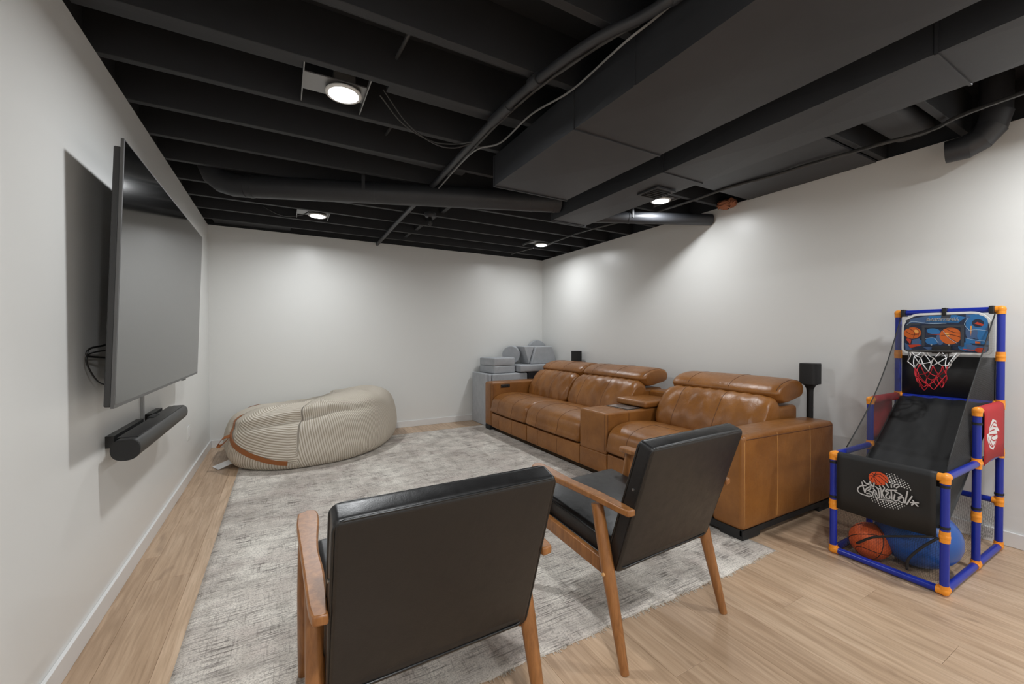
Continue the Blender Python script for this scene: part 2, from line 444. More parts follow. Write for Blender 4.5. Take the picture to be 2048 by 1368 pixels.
# ceiling: black subfloor with exposed joists
ce = struct(MB().box(XL-0.12, XR+0.12, YF-0.12, YB+0.12, HS, HS+0.04).obj('ceiling', SUBF))
tag(ce, 'open basement ceiling of black painted joists and subfloor')
JOISTS = [2.025+0.3935*k for k in range(-11, 9)]
jm = None
for y in JOISTS:
    if not (YF+0.05 < y < YB-0.03): continue
    if jm is None: jm = MB().box(XL-0.10, XR+0.10, -0.019, 0.019, H+0.002, HS, ch=0.003).obj('joist', JOIST, ce); o = jm
    else: o = jm.copy(); COL.objects.link(o); o.parent = ce
    o.location = (0, y, 0)
for (a, b_, c, d) in ((XL-0.12, XL-0.04, YF-0.12, YB+0.12), (XR+0.04, XR+0.12, YF-0.12, YB+0.12), (XL-0.04, XR+0.04, YB+0.03, YB+0.12), (XL-0.04, XR+0.04, YF-0.12, YF-0.03)):
    MB().box(a, b_, c, d, H, HS).obj('rim_board', JOIST, ce)
for k, xx in ((4, 1.62), (5, 1.42), (6, 1.40), (7, 1.38), (8, 1.36)):
    y0 = 2.025+0.3935*(k-1)+0.019; y1 = y0+0.3935-0.038
    MB().box(xx-0.019, xx+0.019, y0, y1, H+0.04, HS-0.002).obj('blocking_board', JOIST, ce)
for (x0, x1, y0, y1, z0, z1) in ((XL+0.01, 0.10, 2.047, 2.135, 2.425, 2.45), (0.47, 1.22, 2.047, 2.135, 2.425, 2.45), (XL+0.01, 1.24, 1.665, 1.75, 2.47, 2.49)):
    MB().box(x0, x1, y0, y1, z0, z1).obj('filler_board', JOIST, ce)
MB().prism([(XL+0.02, 2.835), (1.22, 2.835), (1.22, 2.965), (XL+0.02, 2.845)], 'z', 2.43, 2.455).obj('filler_board', JOIST, ce)
for (x0, x1, y0, y1) in ((2.45, 3.58, 1.262, 2.15),):
    MB().box(x0, x1, y0, y1, 2.389, 2.401).obj('duct_pan', DUCT, ce)
MB().box(-0.62, 0.1, 5.20, 5.44, 2.425, 2.445).obj('filler_board', JOIST, ce)

# ================================================================== CEILING SERVICES
def duct(name, label, x0, x1, z0, cuts, group=None):
    t = thing(name, ((x0+x1)/2, cuts[0], z0), label, 'duct', group)
    for i in range(len(cuts)-1):
        ya, yb = cuts[i]-0.002, cuts[i+1]+0.002; z1 = H
        v = [(x0,yb,z0),(x1,yb,z0),(x1,ya,z0),(x0,ya,z0),(x0,yb,z1),(x1,yb,z1),(x1,ya,z1),(x0,ya,z1),
             ((x0+x1)/2,(ya+yb)/2,z0-0.006), (x0-0.004,(ya+yb)/2,(z0+z1)/2), (x1+0.004,(ya+yb)/2,(z0+z1)/2)]
        f = [(0,1,8),(1,2,8),(2,3,8),(3,0,8),(4,5,6,7),(0,1,5,4),(2,3,7,6),(3,0,9),(0,4,9),(4,7,9),(7,3,9),(1,2,10),(2,6,10),(6,5,10),(5,1,10)]
        MB().add(v, f).obj('duct_section', DUCT, t)
        b = MB(); e = 0.004
        for yy, wd in ((ya-0.004, 0.005),):
            b.box(x0-e, x1+e, yy-wd, yy+wd, z0-e-0.002, z0-0.0005); b.box(x0-e-0.002, x0-0.0005, yy-wd, yy+wd, z0-e, z1); b.box(x1+0.0005, x1+e+0.002, yy-wd, yy+wd, z0-e, z1)
        b.obj('joint_flange', DUCT, t)
    return t
d1 = duct('air_duct', 'wide flat black sheet metal trunk duct under the joists', 1.25, 1.845, 2.20, [2.48, 1.62, 0.36, -0.9, -2.5], 'black trunk ducts')
d2 = duct('air_duct', 'narrower and lower black trunk duct with a small grille beside a downlight', 2.05, 2.415, 2.20, [2.958, 1.77, 0.56, -0.7, -2.5], 'black trunk ducts')
g = MB(); g.box(1.244, 1.2495, 1.212, 1.222, 2.20, 2.40); g.obj('joint_flange', DUCT, d1)
g = MB()
g.box(2.19, 2.37, 1.93, 2.11, 2.184, 2.194); g.obj('grille_frame', DUCT, d2)
g = MB()
for i in range(6): g.box(2.21, 2.35, 1.955+i*0.025, 1.963+i*0.025, 2.176, 2.184)
g.obj('grille_slats', BLACKMT, d2)
# round branch duct
t = thing('round_duct', (0.9, 3.3, 2.236), 'round black branch duct crossing under the joists with an elbow at its end', 'duct')
a0, a1 = Vector((2.048, 2.838, 2.318)), Vector((-0.22, 3.665, 2.318))
MB().tube([a0, a0.lerp(a1, 0.5), a1], 0.081, 28).obj('pipe_run', DUCT, t, smooth=False, angle=40)
el = [a1, (-0.30, 3.694, 2.322), (-0.37, 3.718, 2.342), (-0.42, 3.735, 2.385), (-0.445, 3.745, 2.45), (-0.45, 3.75, 2.52), (-0.45, 3.75, 2.635)]
MB().tube(el, 0.082, 24).obj('elbow', DUCT, t, angle=20)
for s in (0.02, 0.10, 0.62, 0.985):
    p = a0.lerp(a1, s); d = (a1-a0).normalized()*0.012
    MB().tube([p-d, p+d], 0.0835, 28).obj('band', DUCT, t, angle=40)
pp = a0.lerp(a1, 0.66); MB().box(pp.x-0.012, pp.x+0.012, pp.y-0.09, pp.y-0.087, 2.31, 2.44).obj('hanger_strap', DUCT, t)
# right hand pipe into wall
t = thing('round_duct', (3.1, 2.75, 2.25), 'short round black pipe running into the wall beside a downlight', 'pipe')
b0, b1 = Vector((2.40, 3.06, 2.312)), Vector((3.597, 2.525, 2.312))
MB().tube([b0, b1], 0.054, 24).obj('pipe_run', PIPE, t, angle=40)
pp = b0.lerp(b1, 0.38); d = (b1-b0).normalized()*0.012
MB().tube([pp-d, pp+d], 0.0565, 24).obj('band', PIPE, t, angle=40)
MB().box(pp.x-0.01, pp.x+0.01, pp.y-0.062, pp.y-0.058, 2.3, 2.43).obj('hanger_strap', PIPE, t)
# elbow by right wall
t = thing('duct_elbow', (3.49, 0.75, 2.2), 'black segmented round duct elbow dropping beside the top of the wall', 'duct')
ep = [(3.49, 0.70, 2.63), (3.49, 0.70, 2.52), (3.49, 0.70, 2.43), (3.488, 0.715, 2.365), (3.484, 0.755, 2.315), (3.48, 0.81, 2.29), (3.47, 0.88, 2.288)]
for i in range(len(ep)-1):
    a, b_ = Vector(ep[i]), Vector(ep[i+1]); e = (b_-a).normalized()*0.014
    MB().tube([a-e, b_+e], [0.067, 0.064], 20).obj('elbow_gore', PIPE, t, angle=40)
# long pipe along Y and its couplings
t = thing('water_pipe', (1.05, 3.0, 2.34), 'straight black pipe running the length of the room under the joists', 'pipe')
wp = cr([(1.075, 5.44, 2.378), (1.05, 4.2, 2.378), (1.045, 3.2, 2.378), (1.025, 2.2, 2.376), (1.03, 1.7, 2.374), (1.09, 1.3, 2.37), (1.19, 1.03, 2.37), (1.215, 0.6, 2.37), (1.215, -2.5, 2.37)], 8)
MB().tube(wp, 0.0205, 14).obj('pipe_run', PIPE, t, angle=50)
for (y0, y1, xx) in ((2.05, 1.95, 1.022), (2.0, 1.86, 1.024), (1.66, 1.60, 1.033)):
    MB().tube([(xx, y0, 2.376), (xx+0.004, y1, 2.375)], 0.028, 16).obj('coupling', PIPE, t, angle=40)
def cable(label, pts, r, mat=CABLE, n=8, name='cable'):
    o = MB().tube(cr(pts, n), r, 6).obj(name, mat, None, angle=60); return tag(o, label, 'cable', 'ceiling cables')
cable('thin pale cable tied along the water pipe and wide duct', [(1.08, 3.1, 2.352), (1.055, 2.6, 2.35), (1.06, 2.33, 2.345), (1.15, 2.19, 2.35), (1.165, 1.87, 2.37), (1.225, 1.6, 2.375), (1.19, 1.22, 2.35), (1.235, 1.03, 2.385), (1.235, 0.3, 2.385)], 0.005, CABLE_L)
cable('dark cable bundle following the water pipe above the wide duct', [(1.085, 2.9, 2.388), (1.068, 2.2, 2.388), (1.078, 1.75, 2.387), (1.118, 1.45, 2.385), (1.165, 1.25, 2.388), (1.205, 1.15, 2.389)], 0.010)
cable('slack dark wire sagging from the nearest downlight to the pipe', [(0.46, 2.24, 2.46), (0.60, 2.33, 2.39), (0.78, 2.42, 2.375), (0.90, 2.38, 2.362), (1.0, 2.27, 2.352)], 0.004)
cable('lower slack wire drooping between the downlight and the pipe', [(0.47, 2.20, 2.47), (0.62, 2.30, 2.38), (0.78, 2.34, 2.325), (0.90, 2.33, 2.318), (1.0, 2.29, 2.35)], 0.004)
cable('long dark conduit snaking from the far corner downlight along the lower duct', [(3.0, 4.44, 2.388), (2.99, 4.1, 2.388), (2.995, 3.67, 2.388), (3.11, 3.05, 2.388), (3.15, 2.7, 2.388), (3.155, 2.37, 2.388), (3.12, 2.05, 2.38), (3.165, 1.7, 2.375), (3.165, 1.52, 2.372), (3.22, 1.16, 2.375), (3.26, 0.9, 2.375), (3.16, 0.54, 2.375), (3.15, -1.2, 2.375)], 0.011)
cable('short dark conduit between the far corner downlight and the far wall', [(2.96, 4.70, 2.39), (2.93, 4.95, 2.39), (2.90, 5.2, 2.39)], 0.009)
cable('dark wire looping under the joists near the far downlight', [(-0.15, 4.7, 2.47), (-0.02, 4.58, 2.38), (0.08, 4.5, 2.35), (0.2, 4.5, 2.39), (0.28, 4.52, 2.46)], 0.005)
# joist bay cables crossing the bays
for i, (xx, k, lab) in enumerate(((0.50, 0, 'pair of dark cables hanging in the joist bay above the nearest downlight'), (0.62, 2, 'dark cable hanging in the joist bay past the nearest downlight'))):
    y0 = 2.025+0.3935*(k-1)
    cable(lab, [(xx, y0+0.02, 2.52), (xx-0.004, y0+0.14, 2.512), (xx-0.008, y0+0.26, 2.515), (xx-0.01, y0+0.374, 2.525)], 0.009)
# bulb socket
t = thing('bulb_socket', (1.27, 3.9, 2.28), 'small round ceiling lamp holder with a bare dark bulb', 'lamp holder')
MB().lathe((1.27, 3.9, 2.36), [(0.02, 0.04), (0.052, 0.04), (0.055, 0.02), (0.045, 0.0), (0.022, -0.004)], 20).obj('base', PIPE, t, angle=40)
MB().lathe((1.27, 3.9, 2.28), [(0.012, 0.0), (0.021, 0.012), (0.022, 0.045), (0.017, 0.08)], 16).obj('bulb', BLACKPL, t, angle=50)
# spray foam
b = MB(); v, f = rbox((3.545, 2.33, 2.40), (0.05, 0.075, 0.035), 0.03, 3, 3)
rf = random.Random(3); b.add([(x+rf.uniform(-.01,.01), y+rf.uniform(-.01,.01), z+rf.uniform(-.01,.01)) for x, y, z in v], f)
tag(b.obj('spray_foam', FOAM_O, None, smooth=True), 'patch of orange insulation foam at the top of the wall', 'insulation')
v, f = rbox((2.96, 1.03, 2.475), (0.52, 0.10, 0.055), 0.05, 4, 2); tag(MB().add(v, f).obj('oval_duct', DUCT, None, smooth=True), 'flat oval black duct between the joists near the elbow', 'duct')
# downlights, together with the added fill lamps out of view
for (x, y, fac, lab) in LAMPS:
    t = thing('recessed_light', (x, y, H), lab, 'light')
    MB().lathe((x, y, H), [(0.070, 0.0), (0.0725, 0.003)], 40).obj('lens', EMIT, t, smooth=False)
    ld = bpy.data.lights.new('led_light', 'AREA'); ld.shape = 'DISK'; ld.size = 0.138; ld.energy = LAMP_WATTS*fac; ld.spread = radians(166); ld.color = (0.963, 0.985, 1.0)
    lo = bpy.data.objects.new('led_light', ld); COL.objects.link(lo); lo.parent = t; lo.location = (0, 0, -0.002)
    MB().lathe((x, y, H), [(0.0735, 0.0005), (0.083, 0.001), (0.086, 0.006), (0.084, 0.012), (0.0735, 0.012)], 40).obj('trim_ring', WHITEPL, t, angle=40)
    MB().box(x-0.18, x+0.10, y-0.075, y+0.075, H+0.024, H+0.03).obj('mounting_plate', GALV, t)
    for xx in (x-0.185, x+0.10): MB().box(xx, xx+0.005, y-0.172, y+0.172, H+0.01, H+0.035).obj('hanger_bar', GALV, t)
    MB().box(x-0.05, x+0.05, y-0.05, y+0.05, H+0.03, H+0.09).obj('junction_box', GALV, t, bevel=0.004)

# ================================================================== RUG
def build_rug():
    x0, x1, y0, y1, t = -0.343, 2.385, 1.272, 5.056, 0.008
    nx, ny = 90, 120; rr = random.Random(5); v = []; f = []
    ew = [0.004*sin(i*0.9)+0.004*sin(i*0.37+1)+rr.uniform(-.003,.003)-(0.012*math.exp(-((i/nx-0.8)/0.1)**2)) for i in range(nx+1)]
    for j in range(ny+1):
        for i in range(nx+1):
            x = lerp(x0, x1, i/nx); y = lerp(y0, y1, j/ny)
            if j < 4: y += ew[i]*(1-j/4)
            if i == nx: x += 0.003*sin(j*0.8)
            z = t + 0.0025*math.exp(-((y-y0)/0.08)**2)*sin(x*9)
            v.append((x, y, z if 0 < i < nx and 0 < j < ny else t*0.55))
    for j in range(ny):
        for i in range(nx): a = j*(nx+1)+i; f.append((a, a+1, a+nx+2, a+nx+1))
    b = MB(); b.add(v, f)
    ring = [i for i in range(nx+1)] + [j*(nx+1)+nx for j in range(1, ny+1)] + [ny*(nx+1)+i for i in range(nx-1, -1, -1)] + [j*(nx+1) for j in range(ny-1, 0, -1)]
    base = len(v); b.v += [(b.v[k][0], b.v[k][1], 0.0005) for k in ring]; n = len(ring)
    fs = [(ring[k], ring[(k+1) % n], base+(k+1) % n, base+k) for k in range(n)]; b.f += fs; b.mi += [0]*n
    t_ = thing('area_rug', (1.0, 3.1, 0), 'large pale distressed area rug in cream, grey and taupe', 'rug')
    b.obj('pile', RUG, t_, smooth=True)
    fr = MB()
    for k in range(420):
        x = rr.uniform(x0+0.005, x1); i = int((x-x0)/(x1-x0)*nx); ye = y0+ew[i]; L = rr.uniform(0.004, 0.017)*(1.5 if 1.3 < x < 1.7 else 1); dx = rr.uniform(-.006, .006); w_ = 0.0012
        fr.add([(x-w_, ye+.003, .004), (x+w_, ye+.003, .004), (x+dx+w_, ye-L, .0015), (x+dx-w_, ye-L, .0015), (x, ye+.003, .0062), (x+dx, ye-L, .0028)], [(0,1,2,3), (0,4,5,3), (4,1,2,5), (3,5,2)])
    tag(fr.obj('fringe', FRINGE, t_, recalc=False), kind='stuff')
build_rug()

# ================================================================== SOFA
so = thing('sectional_sofa', (2.85, 3.13, 0), 'caramel leather three-seat recliner sofa with a console and raised headrests', 'sofa')
SX0, SX1 = 2.31, 3.37
def seam(bvh, a, b_, d, parent, r=0.0022, n=22, mat=None, name='seam'):
    pts = project(bvh, line(a, b_, n), d, lift=r*0.1)
    if len(pts) > 2: return MB().tube(pts, r, 5).obj(name, mat or TAN_S, parent, smooth=True)
def seam_loop(bvh, y, parent, xs=(2.25, 3.05), mat=None):
    """seam following front and top of a seat at constant y"""
    p1 = project(bvh, line((2.0, y, 0.255), (2.0, y, 0.40), 8), (1, 0, 0), 0.0002)
    p2 = project(bvh, line((2.33, y, 0.9), (2.92, y, 0.9), 20), (0, 0, -1), 0.0002)
    MB().tube(cr(p1+p2, 2), 0.0022, 5).obj('seam', mat or TAN_S, parent, smooth=True)
# arms
def arm(y0, y1, front_feet):
    v, f = rbox(((SX0+SX1)/2, (y0+y1)/2, 0.34), ((SX1-SX0)/2, (y1-y0)/2, 0.278), 0.028, 5, 8, (0.004, 0.006, 0.006))
    v = [(x, y, z - 0.018*max(0, (x-2.9)/0.47)*(1 if z > 0.4 else 0)) for x, y, z in v]
    o = MB().add(v, f).obj('arm', TAN, so, smooth=True); return o, bvh_of(v, f)
an, bn = arm(1.41, 1.612, True)
for xx in (2.655, 3.04):
    seam(bn, (xx, 1.2, 0.075), (xx, 1.2, 0.60), (0, 1, 0), an, mat=TAN_L)
seam(bn, (2.34, 1.2, 0.593), (3.34, 1.2, 0.574), (0, 1, 0), an, 0.003, 30)
seam(bn, (2.325, 1.2, 0.08), (2.325, 1.2, 0.58), (0, 1, 0), an, 0.0018, mat=TAN_L)
af, bf = arm(4.665, 4.855, True)
seam(bf, (2.335, 4.5, 0.10), (2.335, 4.5, 0.59), (0, 1, 0), af)
seam(bf, (2.0, 4.68, 0.09), (2.0, 4.68, 0.59), (1, 0, 0), af, 0.002)
b = MB(); v, f = rbox((2.51, 4.661, 0.565), (0.065, 0.006, 0.021), 0.005, 3, 2); b.add(v, f); cp = b.obj('control_panel', BLACKPL, so, smooth=True)
b = MB()
for xx in (2.47, 2.51, 2.55): v, f = rbox((xx, 4.654, 0.565), (0.011, 0.003, 0.008), 0.002, 2, 1); b.add(v, f)
b.obj('buttons', BLACKMT, cp, smooth=True)
# body / base under seats
MB().box(2.345, 3.34, 1.60, 4.68, 0.07, 0.25).obj('base_frame', BLACKMT, so)
b = MB(); b.box(2.335, 3.33, 1.45, 1.58, 0.045, 0.065); b.obj('plinth', BLACKMT, so)
for (x0, x1, y0, y1, z0) in ((2.315, 2.49, 1.415, 1.56, .0082), (3.18, 3.35, 1.415, 1.56, 0), (2.315, 2.40, 4.72, 4.845, .0082), (3.18, 3.35, 4.72, 4.845, 0), (2.42, 2.50, 2.68, 2.78, 0), (3.2, 3.3, 2.68, 2.78, 0)):
    MB().box(x0, x1, y0, y1, z0, 0.066).obj('foot', BLACKMT, so, bevel=0.003)
b = MB(); b.box(2.312, 3.36, 1.414, 1.432, 0.034, 0.066); b.box(2.312, 2.33, 1.42, 2.56, 0.03, 0.068); b.obj('skirt_rail', BLACKMT, so)
SEATS = [(3.82, 4.663), (2.908, 3.812), (1.614, 2.552)]
for si, (y0, y1) in enumerate(SEATS):
    ym = (y0+y1)/2
    # footrest panel
    v, f = rbox((2.345, ym, 0.148), (0.033, (y1-y0)/2-0.003, 0.088), 0.012, 3, 8, (0.008, 0, 0)); fo = MB().add(v, f).obj('footrest_panel', TAN, so, smooth=True); bv = bvh_of(v, f)
    for q in (0.25, 0.63) if si < 2 else (0.3, 0.7): seam(bv, (2.0, lerp(y1, y0, q), 0.07), (2.0, lerp(y1, y0, q), 0.225), (1, 0, 0), fo, 0.0018)
    # seat cushion
    prof = [(2.314, 0.252), (2.300, 0.33), (2.318, 0.402), (2.372, 0.448), (2.46, 0.474), (2.59, 0.482), (2.73, 0.470), (2.90, 0.445), (3.02, 0.43), (3.04, 0.34), (3.0, 0.252), (2.65, 0.248)]
    v, f = loft_y(prof, y0+0.002, y1-0.002, 0.03, 18, 4, 0.022, 0.86)
    se = MB().add(v, f).obj('seat_cushion', TAN, so, smooth=True); bv = bvh_of(v, f)
    for q in (0.25, 0.66): seam_loop(bv, lerp(y1, y0, q), se)
    seam(bv, (2.60, lerp(y1, y0, 0.25), 0.9), (2.60, lerp(y1, y0, 0.66), 0.9), (0, 0, -1), se)
    seam(bv, (2.60, lerp(y1, y0, 0.66), 0.9), (2.86, lerp(y1, y0, 0.82), 0.9), (0, 0, -1), se)
    # back cushion
    b0, b1 = y0+0.01, y1-0.012
    if si == 1: b0 = 2.868
    def wob(q, u, si=si): return (0.006*sin(u*17+si)*sin(q*23), 0.004*sin(u*29+2*si)*sin(q*15+1))
    prof = [(2.835, 0.44), (2.838, 0.52), (2.870, 0.60), (2.925, 0.68), (2.975, 0.733), (3.03, 0.758), (3.09, 0.75), (3.135, 0.70), (3.12, 0.58), (3.06, 0.45), (2.95, 0.42)]
    v, f = loft_y(prof, b0, b1, 0.085, 26, 5, 0.06, 0.66, wob)
    bc = MB().add(v, f).obj('back_cushion', TAN, so, smooth=True); bv = bvh_of(v, f)
    for q in (0.22, 0.62):
        yy = lerp(b1, b0, q); dd = Vector((0.83, 0, -0.56))
        st = [(Vector((lerp(2.81, 3.07, k/20), yy, lerp(0.47, 0.80, k/20))) - dd*0.35) for k in range(21)]
        MB().tube(project(bv, st, dd, 0.0002), 0.0022, 5).obj('seam', TAN_S, bc, smooth=True)
    # headrest
    hprof = [(3.07, 0.757), (3.058, 0.790), (3.11, 0.838), (3.21, 0.870), (3.32, 0.876), (3.41, 0.852), (3.44, 0.80), (3.41, 0.748), (3.30, 0.722), (3.17, 0.702), (3.10, 0.718)]
    v, f = loft_y(hprof, b0-0.004, b1+0.006, 0.085, 22, 5, 0.05, 0.74)
    hd = MB().add(v, f).obj('headrest', TAN, so, smooth=True); bv = bvh_of(v, f)
    for q in (0.20, 0.60):
        yy = lerp(b1, b0, q); st = [(lerp(3.04, 3.40, k/20), yy, 1.2) for k in range(21)]
        MB().tube(project(bv, st, (0, 0, -1), 0.0002), 0.0022, 5).obj('seam', TAN_S, hd, smooth=True)
    st = [(lerp(3.06, 3.40, k/18), b0-0.3, lerp(0.79, 0.838, k/18)) for k in range(19)]
    MB().tube(project(bv, [(p[0], b0+0.02+0.0*k, 1.2) for k, p in enumerate(st)], (0, 0, -1), 0.0002), 0.0025, 5).obj('end_piping', TAN_S, hd, smooth=True)
    # back shell
    v, f = rbox((3.21, (b0+b1)/2, 0.46), (0.145, (b1-b0)/2-0.012, 0.225), 0.03, 4, 5); MB().add(v, f).obj('back_shell', TAN, so, smooth=True)
# console
v, f = rbox((2.84, 2.73, 0.392), (0.53, 0.172, 0.17), 0.018, 4, 6); v = [p for p in v]; co = MB().add(v, f).obj('console', TAN, so, smooth=True); bv = bvh_of(v, f)
v2, f2 = rbox((2.345, 2.73, 0.144), (0.035, 0.172, 0.082), 0.010, 3, 4, (0.003, 0, 0)); MB().add(v2, f2).obj('console_kick_panel', TAN, so, smooth=True)
seam(bv, (2.565, 2.2, 0.38), (2.565, 2.2, 0.55), (0, 1, 0), co); seam(bv, (2.565, 2.57, 0.9), (2.565, 2.89, 0.9), (0, 0, -1), co)
seam(bv, (2.33, 2.2, 0.25), (2.33, 2.2, 0.55), (0, 1, 0), co); seam(bv, (2.0, 2.575, 0.25), (2.0, 2.575, 0.55), (1, 0, 0), co)
b = MB(); b.box(2.595, 2.765, 2.60, 2.87, 0.560, 0.566, ch=0.002); tr = b.obj('tray', BLACKPL, so, angle=40)
b = MB(); b.box(2.61, 2.75, 2.615, 2.735, 0.5665, 0.5672); b.box(2.61, 2.75, 2.745, 2.855, 0.5665, 0.5672); b.obj('tray_insert', CHROME, tr)
v, f = rbox((2.95, 2.735, 0.597), (0.195, 0.182, 0.028), 0.02, 4, 6, (0.004, 0.004, 0.008)); lid = MB().add(v, f).obj('console_lid', TAN, so, smooth=True)
v, f = rbox((3.26, 2.72, 0.50), (0.10, 0.165, 0.17), 0.02, 4, 4); MB().add(v, f).obj('console_back', TAN, so, smooth=True)

# ================================================================== ARMCHAIRS
def build_chair(loc, rz, label):
    t = thing('armchair', loc, label, 'chair', 'black vinyl armchairs with wooden frames', rz); OFF[t] = Vector((0, 0, 0))
    # back cushion: rear face from (y -.20,z .315) to (-.364,.81)
    B0, B1 = Vector((0, -0.200, 0.315)), Vector((0, -0.364, 0.812)); up = (B1-B0).normalized(); Lh = (B1-B0).length; nrm = Vector((0, up.z, -up.y))
    def back(th, w0, name, mat, r, bul, shift=0.0, parent=t):
        v, f = rbox((0, 0, 0), (w0, th/2, Lh/2), r, 4, 8, (0.0, bul, 0.004))
        c = B0 + up*Lh/2 + nrm*(th/2+shift)
        return MB().add([tuple(c + Vector((p[0], 0, 0)) + nrm*p[1] + up*p[2]) for p in v], f).obj(name, mat, parent, smooth=True)
    bk = back(0.066, 0.278, 'backrest', VINYL, 0.014, 0.006)
    def piping(off, w0, par):
        hw, hl = w0, Lh/2-0.004; c = B0+up*Lh/2+nrm*off; pts = []; rc = 0.022
        for (sx, sz) in ((1, 1), (-1, 1), (-1, -1), (1, -1)):
            base = {(1,1): 0, (-1,1): 90, (-1,-1): 180, (1,-1): 270}[(sx, sz)]
            for k in range(5):
                a = radians(base+k*22.5); pts.append(c + Vector((sx*(hw-rc)+rc*cos(a), 0, 0)) + up*(sz*(hl-rc)+rc*sin(a)))
        return MB().tube(pts, 0.0038, 6, closed=True).obj('piping', VINYL_S, par, smooth=True)
    piping(0.060, 0.2775, bk); piping(0.006, 0.2765, bk)
    for sx in (-1, 1):
        c = B0+up*(Lh*0.66)+nrm*0.03
        MB().lathe((sx*0.2785, c.y, c.z), [(0.005, -0.003), (0.005, 0.003)], 10, 'x').obj('bolt', CHROME, t, angle=40)
    # seat
    v, f = rbox((0, 0, 0), (0.262, 0.285, 0.046), 0.022, 4, 8, (0.0, 0.004, 0.012)); tl = radians(6)
    sv = [(x, 0.07 + y*cos(tl) - z*sin(tl), 0.398 + y*sin(tl) + z*cos(tl)) for x, y, z in v]
    st = MB().add(sv, f).obj('seat', VINYL, t, smooth=True)
    rings = []
    for zz in (0.034, -0.034):
        pts = []
        for (sx, sy, b0) in ((1, 1, 0), (-1, 1, 90), (-1, -1, 180), (1, -1, 270)):
            for k in range(4):
                a = radians(b0+k*30); x = sx*0.238+0.024*cos(a); y = sy*0.262+0.024*sin(a)
                pts.append((x, 0.07+y*cos(tl)-zz*sin(tl), 0.398+y*sin(tl)+zz*cos(tl)))
        MB().tube(pts, 0.0036, 6, closed=True).obj('piping', VINYL_S, st, smooth=True)
    for sx in (-1, 1):
        X = sx*0.296
        # legs: tapered ovals
        zf = 0.0085 if True else 0
        MB().tube([(sx*0.303, -0.265, 0.0), (sx*0.300, -0.222, 0.16), (sx*0.297, -0.176, 0.33), (X, -0.118, 0.555)], [0.0155, 0.0205, 0.0250, 0.0225], 16).obj('leg', WOOD, t, angle=50)
        MB().tube([(sx*0.303, 0.345, zf), (sx*0.300, 0.318, 0.16), (sx*0.297, 0.29, 0.33), (X, 0.252, 0.572)], [0.0155, 0.0205, 0.0245, 0.0215], 16).obj('leg', WOOD, t, angle=50)
        # seat rail
        b = MB(); rv, rf_ = rbox((0, 0, 0), (0.012, 0.232, 0.028), 0.004, 2, 1)
        b.add([(sx*0.283+x, 0.055+y*cos(tl)-z*sin(tl), 0.343+y*sin(tl)+z*cos(tl)) for x, y, z in rv], rf_); b.obj('side_rail', WOOD, t, angle=40)
        MB().lathe((sx*0.3205, -0.180, 0.318), [(0.0065, -0.006), (0.0065, 0.0025)], 10, 'x').obj('wood_plug', WOODPLUG, t, angle=40)
        # armrest with a waisted outline
        out = cr([(0.318, 0.285, 0), (0.324, 0.20, 0), (0.322, 0.05, 0), (0.320, -0.10, 0), (0.318, -0.24, 0), (0.312, -0.288, 0)], 6)
        inn = cr([(0.280, -0.292, 0), (0.276, -0.22, 0), (0.273, -0.11, 0), (0.276, 0.0, 0), (0.270, 0.10, 0), (0.258, 0.22, 0), (0.262, 0.29, 0), (0.290, 0.305, 0)], 6)
        poly = [(sx*p.x, p.y) for p in list(out)+list(inn)]
        zt = lambda y: 0.587 + 0.013*(y+0.29)/0.57 + 0.003*sin((y+0.29)*9)
        n = len(poly); V = [(x, y, zt(y)-0.024) for x, y in poly]+[(x, y, zt(y)) for x, y in poly]
        Fa = [tuple(range(n)), tuple(range(2*n-1, n-1, -1))]+[(i, (i+1) % n, n+(i+1) % n, n+i) for i in range(n)]
        MB().add(V, Fa).obj('armrest', WOOD, t, bevel=0.005, angle=50)
    b = MB(); b.box(-0.275, 0.275, 0.268, 0.290, 0.34, 0.39, ch=0.003); b.obj('front_rail', WOOD, t, angle=40)
    b = MB(); b.box(-0.275, 0.275, -0.165, -0.147, 0.30, 0.345, ch=0.003); b.obj('rear_rail', WOOD, t, angle=40)
    return t
build_chair((0.364, 1.263, 0), 0.007, 'black vinyl armchair with wooden arms, nearest to the television wall')
build_chair((1.337, 1.343, 0), 0.052, 'black vinyl armchair with wooden arms, nearest to the leather sofa')

# ================================================================== TELEVISION
tv = thing('television', (-0.60, 3.01, 0.916), 'large flat television tilted down on the wall, reflecting the room', 'television')
T0, T1 = Vector((-0.559, 0, 0.916)), Vector((-0.520, 0, 1.952)); tu = (T1-T0).normalized(); tn = Vector((tu.z, 0, -tu.x)); TH = (T1-T0).length
def tvbox(y0, y1, h0, h1, d0, d1, name, mat, bev=0.0):
    """h along the screen height, d along its normal (0 = front face, negative = towards the wall)"""
    v = [tuple(T0 + tu*h + tn*d + Vector((0, y, 0))) for d in (d0, d1) for (y, h) in ((y0, h0), (y1, h0), (y1, h1), (y0, h1))]
    return MB().add(v, [(0,3,2,1),(4,5,6,7),(0,1,5,4),(1,2,6,5),(2,3,7,6),(3,0,4,7)]).obj(name, mat, tv, bevel=bev)
tvbox(2.113, 3.907, 0.0, TH, -0.011, 0.0, 'bezel', TVB, 0.0015)
tvbox(2.120, 3.900, 0.014, TH-0.006, -0.002, 0.0006, 'screen', TVS)
tvbox(2.122, 3.898, 0.004, TH-0.03, -0.034, -0.011, 'rear_housing', TVR, 0.006)
tvbox(2.55, 3.45, 0.12, 0.72, -0.060, -0.034, 'rear_bulge', BLACKMT, 0.008)
tvbox(3.42, 3.50, -0.010, 0.0, -0.016, -0.004, 'sensor', BLACKPL)
b = MB(); b.box(-0.678, -0.662, 2.7, 3.3, 1.24, 1.50)
b.obj('wall_bracket', BLACKMT, tv)
